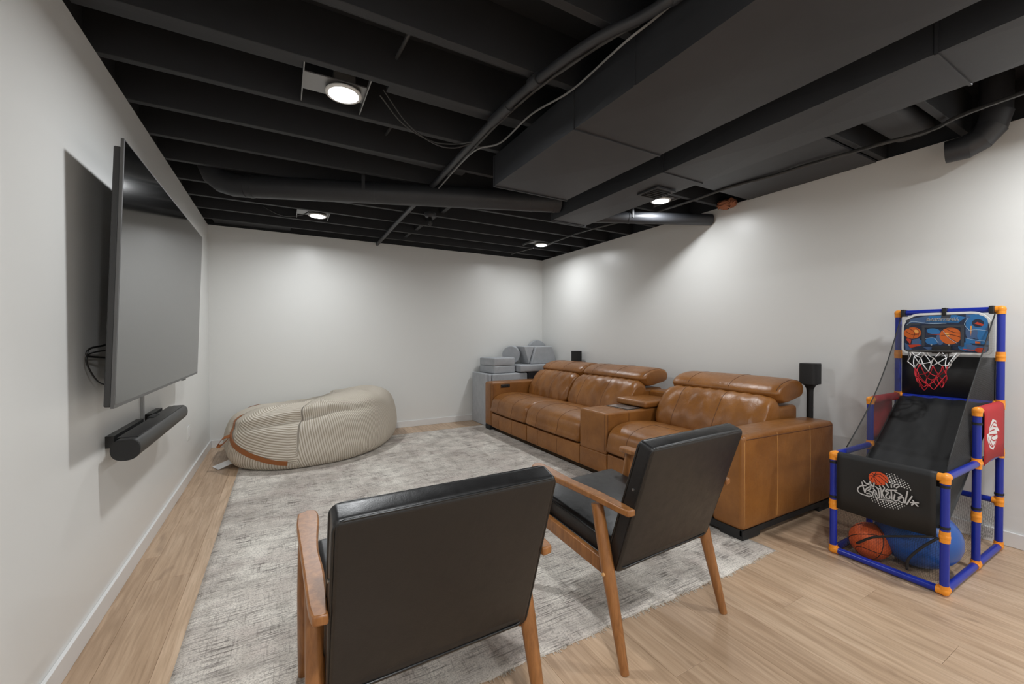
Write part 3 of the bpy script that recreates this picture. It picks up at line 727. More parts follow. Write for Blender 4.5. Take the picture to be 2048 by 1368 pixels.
b = MB(); b.box(-0.664, -0.605, 2.80, 2.84, 1.2, 1.48); b.box(-0.664, -0.605, 3.16, 3.20, 1.2, 1.48); b.obj('bracket_arms', BLACKMT, tv)
# power cables behind
c = MB(); c.tube(cr([(-0.63, 2.42, 1.17), (-0.645, 2.32, 1.155), (-0.655, 2.22, 1.145), (-0.66, 2.205, 1.12), (-0.655, 2.26, 1.11), (-0.64, 2.40, 1.10)], 8), 0.004, 6)
c.tube(cr([(-0.64, 2.42, 1.135), (-0.655, 2.28, 1.13), (-0.66, 2.205, 1.115), (-0.66, 2.22, 1.07), (-0.655, 2.32, 1.0), (-0.64, 2.48, 0.97)], 8), 0.003, 6)
tag(c.obj('power_cable', BLACKPL, None, smooth=True), 'black cables looping out behind the television', 'cable')
# cord cover and outlet
rc = thing('cord_cover', (XL, 2.99, 0.72), 'narrow grey cord cover on the wall between television and soundbar', 'cord cover')
MB().box(XL, XL+0.012, 2.975, 3.003, 0.725, 1.2, ch=0.002).obj('channel', RACEW, rc, angle=40)
MB().box(XL+0.012, XL+0.0135, 2.983, 2.995, 0.725, 1.2).obj('lid_ridge', RACEW, rc)
ou = thing('wall_outlet', (XL, 4.30, 0.40), 'white double wall outlet plate low on the television wall', 'outlet')
MB().box(XL, XL+0.005, 4.245, 4.36, 0.34, 0.455, ch=0.002).obj('plate', WHITEPL, ou, angle=40)
for yy in (4.275, 4.33):
    MB().box(XL+0.005, XL+0.007, yy-0.016, yy+0.016, 0.365, 0.43).obj('socket', TRIM, ou)
# ================================================================== SOUNDBAR
sb = thing('soundbar', (-0.60, 2.9, 0.655), 'long dark soundbar with rounded ends mounted under the television', 'soundbar')
cx, cz, rx, rz = -0.592, 0.703, 0.050, 0.048
prof = []
for k in range(28):
    a = 2*pi*k/28; x = cx+rx*math.copysign(abs(cos(a))**0.85, cos(a)); z = cz+rz*math.copysign(abs(sin(a))**0.85, sin(a))
    prof.append((x, min(z, cz+0.043)))
def sbody(y0, y1, s=1.0): return [(cx+(x-cx)*s, z0) for x, z0 in [(p[0], cz+(p[1]-cz)*s) for p in prof]]
MB().prism(sbody(0, 0), 'y', 2.375, 3.415).obj('body', SBAR, sb, angle=30)
MB().prism(sbody(0, 0, 0.985), 'y', 2.366, 2.3755).obj('end_cap', BLACKMT, sb, angle=30)
MB().prism(sbody(0, 0, 0.985), 'y', 3.4145, 3.424).obj('end_cap', BLACKMT, sb, angle=30)
MB().box(-0.632, -0.560, 2.42, 3.37, cz+0.0425, cz+0.0455, ch=0.001).obj('top_panel', SBAR, sb, angle=40)
MB().box(-0.64, -0.612, 2.93, 3.05, cz+0.04, cz+0.05).obj('cable_bay', BLACKMT, sb)
b = MB(); b.box(XL, XL+0.03, 2.45, 2.9, 0.70, 0.752); b.box(XL, XL+0.03, 3.06, 3.3, 0.70, 0.752); b.box(XL+0.028, -0.63, 2.5, 3.3, 0.69, 0.71); b.obj('mount', BLACKPL, sb)

# ================================================================== BEANBAG
bg = thing('beanbag_sofa', (0.35, 4.78, 0), 'large beige corduroy beanbag lounger with a tan leather strap', 'beanbag')
BC = Vector((0.36, 4.80, 0))
OUT = cr([(-0.50, 5.15, 0), (-0.475, 4.75, 0), (-0.385, 4.38, 0), (-0.15, 4.175, 0), (0.11, 4.105, 0), (0.50, 4.16, 0), (0.84, 4.38, 0), (1.07, 4.69, 0), (1.22, 5.05, 0), (1.19, 5.31, 0), (0.85, 5.41, 0), (0.3, 5.41, 0), (-0.25, 5.40, 0)], 18, True)
PROF = cr([(0, 0.012, 0), (0.55, 0.012, 0), (0.84, 0.012, 0), (0.935, 0.05, 0), (0.985, 0.16, 0), (1.0, 0.32, 0), (0.985, 0.52, 0), (0.945, 0.70, 0), (0.85, 0.86, 0), (0.66, 0.965, 0), (0.4, 1.0, 0), (0.12, 1.0, 0)], 7)
NO = len(OUT); arc = [0.0]
for i in range(NO): arc.append(arc[-1]+(OUT[(i+1) % NO]-OUT[i]).length)
def interp(x, T):
    for (a, va), (b_, vb) in zip(T, T[1:]):
        if x <= b_:
            u = (x-a)/(b_-a); u = max(0, min(1, u)); u = u*u*(3-2*u); return va+(vb-va)*u
    return T[-1][1]
def lint(x, T):
    for (a, va), (b_, vb) in zip(T, T[1:]):
        if x <= b_: return va+(vb-va)*(x-a)/(b_-a)
    return T[-1][1]
IS = 4*18              # index of the vertical seam
def bag_point(i, pr):
    P = OUT[i % NO]; q = BC+(P-BC)*pr.x; hh = interp(q.x, [(-0.55, 0.53), (-0.1, 0.545), (0.15, 0.555), (0.55, 0.61), (0.9, 0.665), (1.25, 0.655)])
    hh *= 1.0-0.10*math.exp(-((q.y-5.15)/0.25)**2)*(1 if q.x < 0.5 else 0.3)
    z = pr.y*hh; s = arc[i % NO]
    top = max(0, min(1, (pr.y-0.45)/0.4)); nrm = (P-BC).normalized()
    # long crease near the top of the side and smaller folds
    fold = 0.042*math.exp(-(((pr.y-0.83)-0.10*sin((q.x+0.2)*3.2))/0.05)**2)*math.exp(-((q.x-0.15)/0.42)**2)*(1 if q.y < 4.7 else 0.2)
    fold -= 0.040*math.exp(-(((pr.y-0.74)-0.10*sin((q.x+0.2)*3.2))/0.045)**2)*math.exp(-((q.x-0.2)/0.42)**2)*(1 if q.y < 4.7 else 0.2)
    fold += 0.006*sin(s*9+pr.y*7)*top + 0.008*sin(pr.y*17+s*2.3)*math.exp(-((q.x-0.35)/0.3)**2)*(1-abs(2*pr.y-1))
    dent = 0.05*math.exp(-((q.x-0.86)/0.10)**2-((q.y-4.82)/0.16)**2)*top + 0.03*math.exp(-((q.x-0.1)/0.25)**2-((q.y-4.75)/0.2)**2)*top
    return Vector((q.x, q.y, 0))+nrm*fold + Vector((0, 0, max(0.0085, z-dent+fold*0.6)))
b = MB(); v = []; uv = []; f = []; NP = len(PROF)
for i in range(NO+1):
    mer = [bag_point(i, p) for p in PROF]; Lc = [0.0]
    for j in range(1, NP): Lc.append(Lc[-1]+(mer[j]-mer[j-1]).length)
    Ls = None
    for j, p in enumerate(PROF):
        q = mer[j]; v.append(q)
        s = arc[i] if i < NO else arc[NO]
        if i <= IS:      # end panel: ribs follow the strap above it, run across it below
            tt = arc[IS]-s; zs = lint(tt, [(0, 0.072), (0.07, 0.08), (0.245, 0.125), (0.43, 0.19), (0.59, 0.265), (0.67, 0.34), (0.74, 0.42), (0.85, 0.5), (2, 0.6)])
            if Ls is None and q.z > zs and p.x > 0.8: Ls = Lc[j]-(Lc[j]-Lc[j-1])*(q.z-zs)/max(1e-6, q.z-mer[j-1].z)
            if Ls is not None: uv.append(((Lc[j]-Ls)*0.95+0.10*tt, 0))
            else: uv.append((tt*0.95+0.3*(q.z-zs), 0))
        else: uv.append((s-arc[IS]+(0.12*p.y if p.x > 0.8 else 0.12*p.y), 0))
for i in range(NO):
    for j in range(NP-1): f.append((i*NP+j, (i+1)*NP+j, (i+1)*NP+j+1, i*NP+j+1))
b.add(v, f); c0 = len(b.v); b.add([(BC.x, BC.y, bag_point(0, PROF[-1]).z*0.5+bag_point(NO//2, PROF[-1]).z*0.5)], []); uv.append((0, 0))
for i in range(NO): b.f.append((i*NP+NP-1, (i+1)*NP+NP-1, c0)); b.mi.append(0)
b.uv = uv
body = b.obj('body', CORD, bg, smooth=True); bbv = bvh_of(v, f)
def on_bag(p, lift):
    h = bbv.find_nearest(Vector(p)); n = h[1]; n = n if n.dot(h[0]-(BC+Vector((0,0,0.25)))) > 0 else -n
    return h[0]+n*lift, n
def ribbon(pts, wid, lift, name, mat, parent, th=0.004):
    P = cr(pts, 8); b = MB(); V = []
    for k, p in enumerate(P):
        q, n = on_bag(p, lift); t_ = (P[min(k+1, len(P)-1)]-P[max(k-1, 0)]).normalized(); sd = n.cross(t_).normalized()*wid/2
        V += [q-sd, q+sd, q+sd+n*th, q-sd+n*th]
    F = []
    for k in range(len(P)-1):
        a = 4*k; c = a+4
        for j in range(4): F.append((a+j, a+(j+1) % 4, c+(j+1) % 4, c+j))
    F += [(0, 1, 2, 3), tuple(4*(len(P)-1)+j for j in (3, 2, 1, 0))]
    return b.add(V, F).obj(name, mat, parent, angle=40)
ribbon([(-0.35, 4.62, 0.50), (-0.415, 4.55, 0.42), (-0.42, 4.48, 0.34), (-0.385, 4.41, 0.265), (-0.27, 4.30, 0.19), (-0.12, 4.19, 0.125), (0.04, 4.12, 0.08)], 0.044, 0.002, 'strap', STRAP, bg)
ribbon([(-0.30, 5.0, 0.5), (-0.2, 4.96, 0.52)], 0.03, 0.001, 'strap', STRAP, bg)
q, n = on_bag((-0.42, 4.47, 0.31), 0.0)
hp = [q, q+Vector((-0.06, 0.02, -0.02)), q+Vector((-0.10, 0.045, -0.075)), q+Vector((-0.10, 0.055, -0.095)), q+Vector((-0.075, 0.04, -0.085)), q+Vector((-0.03, 0.01, -0.035))]
P = cr(hp, 6); V = []; F = []
for p in P:
    sd = Vector((0.45, 0.35, 0.65)).normalized()*0.017; dn = Vector((0.3, 0.4, -0.6)).normalized()*0.004
    V += [p-sd, p+sd, p+sd+dn, p-sd+dn]
for k in range(len(P)-1):
    for j in range(4): F.append((4*k+j, 4*k+(j+1) % 4, 4*k+4+(j+1) % 4, 4*k+4+j))
F += [(0, 1, 2, 3), tuple(4*(len(P)-1)+j for j in (3, 2, 1, 0))]
MB().add(V, F).obj('handle_loop', STRAP, bg, angle=40)
V = [(-0.555, 4.60, 0.012), (-0.50, 4.50, 0.004), (-0.37, 4.52, 0.05), (-0.42, 4.62, 0.06)]
MB().add(V+[(x, y, z+0.0015) for x, y, z in V], [(0,3,2,1),(4,5,6,7),(0,1,5,4),(1,2,6,5),(2,3,7,6),(3,0,4,7)]).obj('care_tag', PAPER, bg)
# side seam
MB().tube([on_bag(bag_point(IS, p), 0.001)[0] for p in PROF[20:70]], 0.003, 5).obj('seam', CORD, bg, smooth=True)

# ================================================================== FOAM PLAY BLOCKS
def foam(label, v, f, bev=0.012):
    o = MB().add(v, f).obj('foam_block', FOAM, None, bevel=bev, angle=40); return tag(o, label, 'foam block', 'grey foam play couch pieces')
def fbox(label, x0, x1, y0, y1, z0, z1, rz=0.0, tilt=0.0, bul=0.004):
    c = ((x0+x1)/2, (y0+y1)/2, (z0+z1)/2); v, f = rbox((0, 0, 0), ((x1-x0)/2, (y1-y0)/2, (z1-z0)/2), 0.014, 3, 3, (bul, bul, bul)); M = Matrix.Rotation(rz, 3, 'Z') @ Matrix.Rotation(tilt, 3, 'X')
    o = MB().add([tuple(Vector(c)+M @ Vector(p)) for p in v], f).obj('foam_block', FOAM, None, smooth=True)
    return tag(o, label, 'foam block', 'grey foam play couch pieces')
fbox('thick grey foam base at the bottom of the corner pile', 2.47, 3.56, 4.93, 5.41, 0.002, 0.34)
fbox('grey foam cushion under the two stacked squares', 2.475, 3.02, 4.95, 5.41, 0.345, 0.69)
fbox('thin upright grey foam slab at the outer edge of the pile', 2.375, 2.42, 4.98, 5.41, 0.002, 0.70)
fbox('thin upright grey foam slab second from the outer edge', 2.425, 2.468, 4.97, 5.40, 0.002, 0.69)
fbox('lower of the two stacked grey foam squares', 2.50, 2.85, 5.02, 5.40, 0.694, 0.795, 0.12)
fbox('upper of the two stacked grey foam squares', 2.50, 2.85, 5.02, 5.40, 0.798, 0.905, 0.12)
tag(MB().box(3.03, 3.57, 4.95, 5.40, 0.345, 0.70).obj('storage_cushion', FOAM_D, None, bevel=0.02), 'dark charcoal cushion under the wide grey foam slab', 'cushion')
fbox('wide grey foam slab carrying the wedge and trapezoid blocks', 2.90, 3.58, 4.93, 5.40, 0.705, 0.80)
# leaning disc
def disc(label, c, r, th, ax):
    ax = Vector(ax).normalized(); e1 = ax.orthogonal().normalized(); e2 = ax.cross(e1); n = 32; V = []
    for d in (-th/2, th/2):
        for k in range(n): a = 2*pi*k/n; V.append(tuple(Vector(c)+ax*d+(e1*cos(a)+e2*sin(a))*r))
    F = [tuple(range(n)), tuple(range(2*n-1, n-1, -1))]+[(k, n+k, n+(k+1) % n, (k+1) % n) for k in range(n)]
    return foam(label, V, F, 0.008)
disc('round grey foam disc leaning beside the stacked squares', (2.945, 5.28, 0.938), 0.13, 0.10, (0.62, 0.78, 0.10))
disc('round grey foam disc showing behind the trapezoid block', (3.45, 5.385, 0.99), 0.155, 0.07, (0.1, 1, 0))
V = [(3.03, 5.06, 1.058), (3.20, 5.06, 1.058), (3.115, 5.06, 0.803), (3.03, 5.33, 1.058), (3.20, 5.33, 1.058), (3.115, 5.33, 0.803)]
foam('grey foam wedge standing point down beside the trapezoid', V, [(0,1,2), (5,4,3), (0,3,4,1), (1,4,5,2), (2,5,3,0)], 0.01)
V = [(3.13, 5.03, 0.803), (3.585, 5.03, 0.803), (3.50, 5.03, 1.058), (3.215, 5.03, 1.058)]; V += [(x, 5.29, z) for x, y, z in V]
foam('grey foam trapezoid block on the wide slab', V, [(0,1,2,3), (7,6,5,4), (0,4,5,1), (1,5,6,2), (2,6,7,3), (3,7,4,0)], 0.012)

# ================================================================== SPEAKERS
def speaker(x, y, ztop, label, slabel):
    t = thing('speaker_stand', (x, y, 0), slabel, 'speaker stand', 'black speaker stands behind the sofa'); h = 0.155
    MB().lathe((x, y, 0), [(0.10, 0.0), (0.10, 0.008), (0.092, 0.014), (0.03, 0.016)], 32).obj('base', BLACKMT, t, angle=40)
    MB().lathe((x, y, 0), [(0.0215, 0.014), (0.0215, ztop-h-0.06), (0.024, ztop-h-0.035), (0.036, ztop-h-0.012), (0.05, ztop-h-0.003), (0.05, ztop-h)], 24).obj('pole', BLACKMT, t, angle=40)
    s = thing('speaker', (x, y, ztop-h), label, 'speaker', 'black speakers behind the sofa')
    v, f = rbox((x, y, ztop-h/2), (0.059, 0.059, h/2), 0.0, 2, 1) if False else (None, None)
    P = []
    for k in range(32):
        a = 2*pi*k/32; P.append((x+0.060*math.copysign(abs(cos(a))**0.55, cos(a)), y+0.060*math.copysign(abs(sin(a))**0.55, sin(a))))
    MB().prism(P, 'z', ztop-h+0.001, ztop-0.006).obj('body', BLACKMT, s, angle=40)
    P2 = [(x+(p-x)*0.985, y+(q-y)*0.985) for p, q in P]
    MB().prism(P2, 'z', ztop-0.006, ztop).obj('top_plate', BLACKPL, s, angle=40)
speaker(3.45, 1.60, 0.992, 'black wireless speaker behind the near end of the sofa', 'slim black pole stand between the near sofa arm and the wall')
speaker(3.492, 4.45, 1.004, 'black wireless speaker behind the far end of the sofa', 'slim black pole stand behind the far sofa headrest')

# ================================================================== ARCADE
STROKES=[[(0.954, 0.423), (0.972, 0.417), (0.985, 0.404), (0.989, 0.39), (0.982, 0.378), (0.967, 0.374), (0.948, 0.373), (0.935, 0.375), (0.927, 0.384), (0.927, 0.396), (0.937, 0.399), (0.947, 0.401)] ,[(0.971, 0.436), (0.967, 0.418), (0.958, 0.385)] ,[(0.958, 0.385), (0.954, 0.405), (0.942, 0.419), (0.935, 0.423), (0.936, 0.413), (0.946, 0.401)] ,[(0.951, 0.383), (0.939, 0.39)] ,[(0.964, 0.446), (0.954, 0.434), (0.939, 0.431), (0.921, 0.428)] ,[(0.939, 0.451), (0.936, 0.44), (0.927, 0.43)] ,[(0.949, 0.433), (0.934, 0.445)] ,[(0.921, 0.448), (0.922, 0.43)] ,[(0.924, 0.42), (0.92, 0.412), (0.923, 0.399), (0.914, 0.397), (0.912, 0.391)] ,[(0.924, 0.405), (0.915, 0.41), (0.91, 0.392)] ,[(0.914, 0.431), (0.905, 0.421), (0.901, 0.404), (0.899, 0.382), (0.911, 0.373), (0.914, 0.382)] ,[(0.906, 0.42), (0.899, 0.426)] ,[(0.912, 0.38), (0.909, 0.367)] ,[(0.899, 0.439), (0.894, 0.424), (0.89, 0.38)] ,[(0.886, 0.443), (0.88, 0.433), (0.889, 0.408), (0.878, 0.383)] ,[(0.868, 0.434), (0.876, 0.42), (0.864, 0.418), (0.874, 0.399), (0.87, 0.387), (0.859, 0.39), (0.86, 0.402)] ,[(0.865, 0.429), (0.833, 0.438)] ,[(0.854, 0.429), (0.851, 0.389)] ,[(0.84, 0.43), (0.814, 0.42), (0.828, 0.406)] ,[(0.84, 0.416), (0.843, 0.387), (0.828, 0.391), (0.825, 0.406)] ,[(0.808, 0.411), (0.821, 0.403), (0.826, 0.391), (0.81, 0.385), (0.807, 0.41)] ,[(0.793, 0.447), (0.802, 0.387)] ,[(0.777, 0.428), (0.796, 0.382)] ,[(0.875, 0.46), (0.864, 0.442)] ,[(0.854, 0.461), (0.853, 0.446)] ,[(0.84, 0.465), (0.843, 0.451)] ,[(0.823, 0.463), (0.835, 0.449)] ,[(0.841, 0.463), (0.827, 0.469)] ,[(0.899, 0.371), (0.873, 0.376), (0.856, 0.379), (0.84, 0.375)] ,[(0.782, 0.396), (0.754, 0.404)] ,[(0.774, 0.409), (0.767, 0.398), (0.756, 0.387)] ,[(0.769, 0.398), (0.778, 0.385)] ,]
BALL= [(0.866, 0.471), (0.869, 0.462), (0.874, 0.455), (0.882, 0.449), (0.891, 0.444), (0.901, 0.441), (0.912, 0.441), (0.921, 0.443), (0.93, 0.447), (0.937, 0.453), (0.942, 0.461), (0.944, 0.469), (0.944, 0.478), (0.94, 0.487), (0.935, 0.494), (0.927, 0.501), (0.917, 0.505), (0.907, 0.508), (0.897, 0.508), (0.887, 0.505), (0.879, 0.501), (0.872, 0.495), (0.867, 0.488), (0.865, 0.479)]
BALLS= [[(0.923, 0.485), (0.896, 0.497), (0.864, 0.47)], [(0.923, 0.483), (0.902, 0.485), (0.873, 0.463)], [(0.923, 0.483), (0.911, 0.468), (0.89, 0.448)], [(0.926, 0.482), (0.919, 0.465), (0.911, 0.445)], [(0.931, 0.499), (0.921, 0.485)], [(0.913, 0.505), (0.921, 0.485)], [(0.946, 0.476), (0.928, 0.483)], [(0.928, 0.477), (0.934, 0.459)]]
DOTS= [(0.953, 0.393, 0.0024), (0.941, 0.392, 0.0028), (0.95, 0.384, 0.0024), (0.946, 0.374, 0.0023), (0.929, 0.39, 0.0032), (0.937, 0.382, 0.0028), (0.934, 0.372, 0.0026), (0.942, 0.364, 0.0022), (0.917, 0.388, 0.0036), (0.925, 0.38, 0.0031), (0.922, 0.371, 0.0029), (0.93, 0.363, 0.0025), (0.927, 0.353, 0.0022), (0.873, 0.508, 0.0024), (0.878, 0.491, 0.0032), (0.905, 0.387, 0.0039), (0.914, 0.379, 0.0034), (0.91, 0.369, 0.0032), (0.918, 0.361, 0.0027), (0.915, 0.351, 0.0024), (0.862, 0.506, 0.0026), (0.87, 0.498, 0.0029), (0.867, 0.489, 0.0033), (0.875, 0.481, 0.0037), (0.871, 0.471, 0.0041), (0.894, 0.385, 0.0041), (0.902, 0.377, 0.0037), (0.898, 0.368, 0.0033), (0.906, 0.36, 0.0029), (0.903, 0.35, 0.0026), (0.854, 0.513, 0.0022), (0.851, 0.503, 0.0026), (0.859, 0.496, 0.003), (0.855, 0.486, 0.0034), (0.863, 0.479, 0.0038), (0.86, 0.469, 0.0042), (0.882, 0.383, 0.0042), (0.89, 0.376, 0.0038), (0.887, 0.366, 0.0034), (0.895, 0.358, 0.003), (0.891, 0.349, 0.0026), (0.899, 0.341, 0.0022), (0.843, 0.511, 0.0022), (0.84, 0.501, 0.0026), (0.847, 0.494, 0.003), (0.844, 0.484, 0.0034), (0.852, 0.477, 0.0039), (0.849, 0.467, 0.0042), (0.871, 0.382, 0.0042), (0.879, 0.374, 0.0039), (0.875, 0.365, 0.0034), (0.883, 0.357, 0.003), (0.88, 0.347, 0.0026), (0.888, 0.339, 0.0022), (0.832, 0.508, 0.0022), (0.829, 0.499, 0.0026), (0.836, 0.492, 0.003), (0.833, 0.482, 0.0033), (0.841, 0.475, 0.0038), (0.837, 0.465, 0.0041), (0.859, 0.38, 0.0041), (0.867, 0.372, 0.0038), (0.864, 0.363, 0.0033), (0.872, 0.355, 0.003), (0.868, 0.346, 0.0026), (0.876, 0.338, 0.0022), (0.818, 0.497, 0.0024), (0.825, 0.49, 0.0029), (0.822, 0.48, 0.0032), (0.83, 0.473, 0.0037), (0.826, 0.463, 0.0039), (0.848, 0.379, 0.0039), (0.856, 0.371, 0.0037), (0.853, 0.361, 0.0032), (0.86, 0.354, 0.0029), (0.857, 0.344, 0.0024), (0.807, 0.495, 0.0022), (0.815, 0.488, 0.0027), (0.811, 0.478, 0.0029), (0.819, 0.471, 0.0034), (0.816, 0.462, 0.0036), (0.837, 0.377, 0.0036), (0.845, 0.369, 0.0034), (0.841, 0.36, 0.0029), (0.849, 0.352, 0.0027), (0.846, 0.343, 0.0022), (0.804, 0.485, 0.0025), (0.801, 0.476, 0.0026), (0.808, 0.469, 0.0031), (0.805, 0.46, 0.0032), (0.826, 0.376, 0.0032), (0.834, 0.368, 0.0031), (0.83, 0.359, 0.0026), (0.838, 0.351, 0.0025), (0.793, 0.483, 0.0022), (0.79, 0.474, 0.0023), (0.797, 0.467, 0.0028), (0.794, 0.458, 0.0028), (0.815, 0.374, 0.0028), (0.823, 0.366, 0.0028), (0.82, 0.357, 0.0023), (0.827, 0.349, 0.0022), (0.787, 0.465, 0.0024), (0.783, 0.456, 0.0024), (0.804, 0.372, 0.0024), (0.812, 0.365, 0.0024)]
EMB= [(3.121, 0.773), (3.18, 0.76), (3.194, 0.732), (3.239, 0.702), (3.23, 0.694), (3.2, 0.7), (3.209, 0.675), (3.206, 0.662), (3.139, 0.615), (3.085, 0.631), (3.043, 0.676), (3.034, 0.706), (3.066, 0.707), (3.073, 0.735), (3.097, 0.756)]
EMBS= [[(3.078, 0.717), (3.152, 0.717)], [(3.135, 0.736), (3.182, 0.728)], [(3.074, 0.698), (3.205, 0.687)], [(3.17, 0.686), (3.116, 0.686), (3.108, 0.674), (3.146, 0.661), (3.188, 0.661)], [(3.059, 0.687), (3.076, 0.654), (3.122, 0.633), (3.163, 0.643), (3.201, 0.665)], [(3.089, 0.733), (3.118, 0.746), (3.151, 0.755), (3.181, 0.744)], [(3.195, 0.703), (3.226, 0.697)], [(3.084, 0.669), (3.126, 0.635)]]
ar = thing('basketball_arcade', (3.065, 0.89, 0), 'toy basketball arcade game of blue tubes, orange joints and black fabric', 'arcade game')
AX = [2.645, 3.09, 3.485]; AY = [0.672, 1.108]; AZ = [0.022, 0.272, 0.542, 0.810, 1.077, 1.340]; TR = 0.0165
def tube(a, b_): MB().tube([a, b_], TR, 14).obj('tube', BLUE, ar, angle=40)
nodes = {}
def bar(a, b_, cover=True):
    tube(a, b_)
    d = (Vector(b_)-Vector(a)).normalized()
    nodes.setdefault(tuple(a), []).append(d); nodes.setdefault(tuple(b_), []).append(-d)
X0, X1, X2 = AX
for y in AY:
    for z0, z1 in ((0, 1), (1, 2)): bar((X0, y, AZ[z0]), (X0, y, AZ[z1]))
    for z0, z1 in ((0, 1), (1, 2), (2, 3)): bar((X1, y, AZ[z0]), (X1, y, AZ[z1]))
    for z0, z1 in ((0, 1), (1, 2), (2, 3), (3, 4), (4, 5)): bar((X2, y, AZ[z0]), (X2, y, AZ[z1]))
    bar((X0, y, AZ[0]), (X1, y, AZ[0])); bar((X1, y, AZ[0]), (X2, y, AZ[0]))
    bar((X0, y, AZ[2]), (X1, y, AZ[2])); bar((X1, y, AZ[2]), (X2, y, AZ[2])); bar((X1, y, AZ[3]), (X2, y, AZ[3]))
bar((X0, AY[0], AZ[0]), (X0, AY[1], AZ[0])); bar((X0, AY[0], AZ[2]), (X0, AY[1], AZ[2]))
for z in (1, 3, 5): bar((X2, AY[0], AZ[z]), (X2, AY[1], AZ[z]))
for p, ds in nodes.items():
    b = MB(); v, f = rbox(p, (0.0200, 0.0200, 0.0200), 0.0185, 4, 1); b.add(v, f)
    for d in ds: b.tube([Vector(p), Vector(p)+d*0.026], [0.0195, 0.0190], 14)
    b.obj('joint', ORAN, ar, angle=50)
def sheet(rows, name, mat, parent, th=0.002, uvs=None):
    """rows: list of equally long point rows"""
    n = len(rows[0]); b = MB(); b.add([p for r in rows for p in r], [(i*n+j, i*n+j+1, (i+1)*n+j+1, (i+1)*n+j) for i in range(len(rows)-1) for j in range(n-1)])
    if uvs: b.uv = [q for r in uvs for q in r]
    o = b.obj(name, mat, parent, angle=60, recalc=False)
    if th: s = o.modifiers.new('solid', 'SOLIDIFY'); s.thickness = th; s.offset = 0
    return o
Y0, Y1 = AY[0]+0.012, AY[1]-0.012
# front panel wrapped over the top bar
prof = [(X0-0.019, 0.262), (X0-0.020, 0.36), (X0-0.020, 0.46), (X0-0.0205, 0.535), (X0-0.016, 0.556), (X0, 0.563), (X0+0.016, 0.556), (X0+0.0195, 0.53), (X0+0.0195, 0.49)]
rows = []
for k in range(17):
    u = k/16; y = lerp(Y0+0.012, Y1-0.012, u); rows.append([(x+0.004*sin(u*11)*(1 if z < 0.5 else 0), y, z-(0.010*sin(pi*u) if z < 0.3 else 0)) for x, z in prof])
fp = sheet(rows, 'front_panel', BFAB, ar)
def ribbon2(b, pts, wd, f3, mi=0):
    """flat stroke; f3 maps (p,q) to a 3D point"""
    P = cr([(p, q, 0) for p, q in pts], 5) if len(pts) > 2 else [Vector((p, q, 0)) for p, q in pts]
    d0 = (P[0]-P[1]).normalized()*wd*0.35; d1 = (P[-1]-P[-2]).normalized()*wd*0.35
    Q = [P[0]+d0, P[0]+d0*0.5]+P[:]+[P[-1]+d1*0.5, P[-1]+d1]; r = wd/2
    tb = MB().tube(Q, [r*0.45, r*0.85]+[r]*len(P)+[r*0.85, r*0.45], 8)
    b.add([f3(x, y, h*0.06) for x, y, h in tb.v], tb.f, mi)
def ell(b, c, rx, rz, rot, f3, mi=0, n=24):
    b.add([f3(c[0]+rx*cos(2*pi*k/n)*cos(rot)-rz*sin(2*pi*k/n)*sin(rot), c[1]+rx*cos(2*pi*k/n)*sin(rot)+rz*sin(2*pi*k/n)*cos(rot)) for k in range(n)], [tuple(range(n))], mi)
LAYER = [0]
def fx(d): return lambda p, q, h=0.0: (X0-0.0262-d-h, p, q)
b = MB()
for (p, q, r) in DOTS: ell(b, (p, q), r, r, 0, fx(0.0), n=10)
tag(b.obj('halftone_print', PRINTW, fp, recalc=False), kind='stuff')
b = MB(); b.add([fx(0.0006)(p, q) for p, q in BALL], [tuple(range(len(BALL)))]); b.obj('ball_print', PRINTO, fp, recalc=False)
b = MB()
for s in BALLS: ribbon2(b, s, 0.0028, fx(0.0010))
b.obj('ball_line_print', PRINTK, fp, recalc=False)
b = MB()
for s in STROKES: ribbon2(b, s, 0.0098, fx(0.0013))
b.obj('lettering_outline', PRINTK, fp, recalc=False)
b = MB()
for s in STROKES: ribbon2(b, s, 0.0056, fx(0.0017))
b.obj('lettering', PRINTG, fp, recalc=False)
# ramp
rows = []
for i in range(15):
    u = i/14; x = lerp(X2-0.012, 2.70, u); z = lerp(0.815, 0.285, u)
    rows.append([(x, lerp(Y0, Y1, k/12), z-0.035*sin(pi*u)*(0.35+0.65*sin(pi*k/12))+0.004*sin(k*2.1+i)) for k in range(13)])
sheet(rows, 'ramp', BFAB, ar)
# back panel
sheet([[(X2+0.004, lerp(Y0+.006, Y1-.006, k/6), z) for k in range(7)] for z in (0.815, 0.95, 1.07)], 'back_panel', BFAB, ar)
# red side panels
for y, sg in ((AY[0], -1), (AY[1], 1)):
    prof = [(0.530, sg*0.020), (0.62, sg*0.0205), (0.70, sg*0.0205), (0.79, sg*0.0205), (0.822, sg*0.016), (0.831, 0), (0.822, -sg*0.016), (0.79, -sg*0.0195)]
    rows = []
    for k in range(9):
        u = k/8; x = lerp(X1+0.024, X2-0.024, u); rows.append([(x, y+dy, z+(0.018*sin(pi*u)*(1 if z < 0.6 else 0))) for z, dy in prof])
    rp_ = sheet(rows, 'side_panel', RFAB, ar)
    fe = lambda d: (lambda p, q, h=0.0: (p, y+sg*(0.0215+d+h), q))
    mpE = lambda P: [(3.09+(p*1.038-3.09)*1.0, 1.186+(q-1.186)*1.038) for p, q in P]
    b = MB(); b.add([fe(0.0004)(p, q) for p, q in mpE(EMB)], [tuple(range(len(EMB)))]); b.obj('emblem_print', PRINTW, rp_, recalc=False)
    b = MB()
    for s in EMBS: ribbon2(b, mpE(s), 0.006, fe(0.0009))
    b.obj('emblem_line_print', RFAB, rp_, recalc=False)
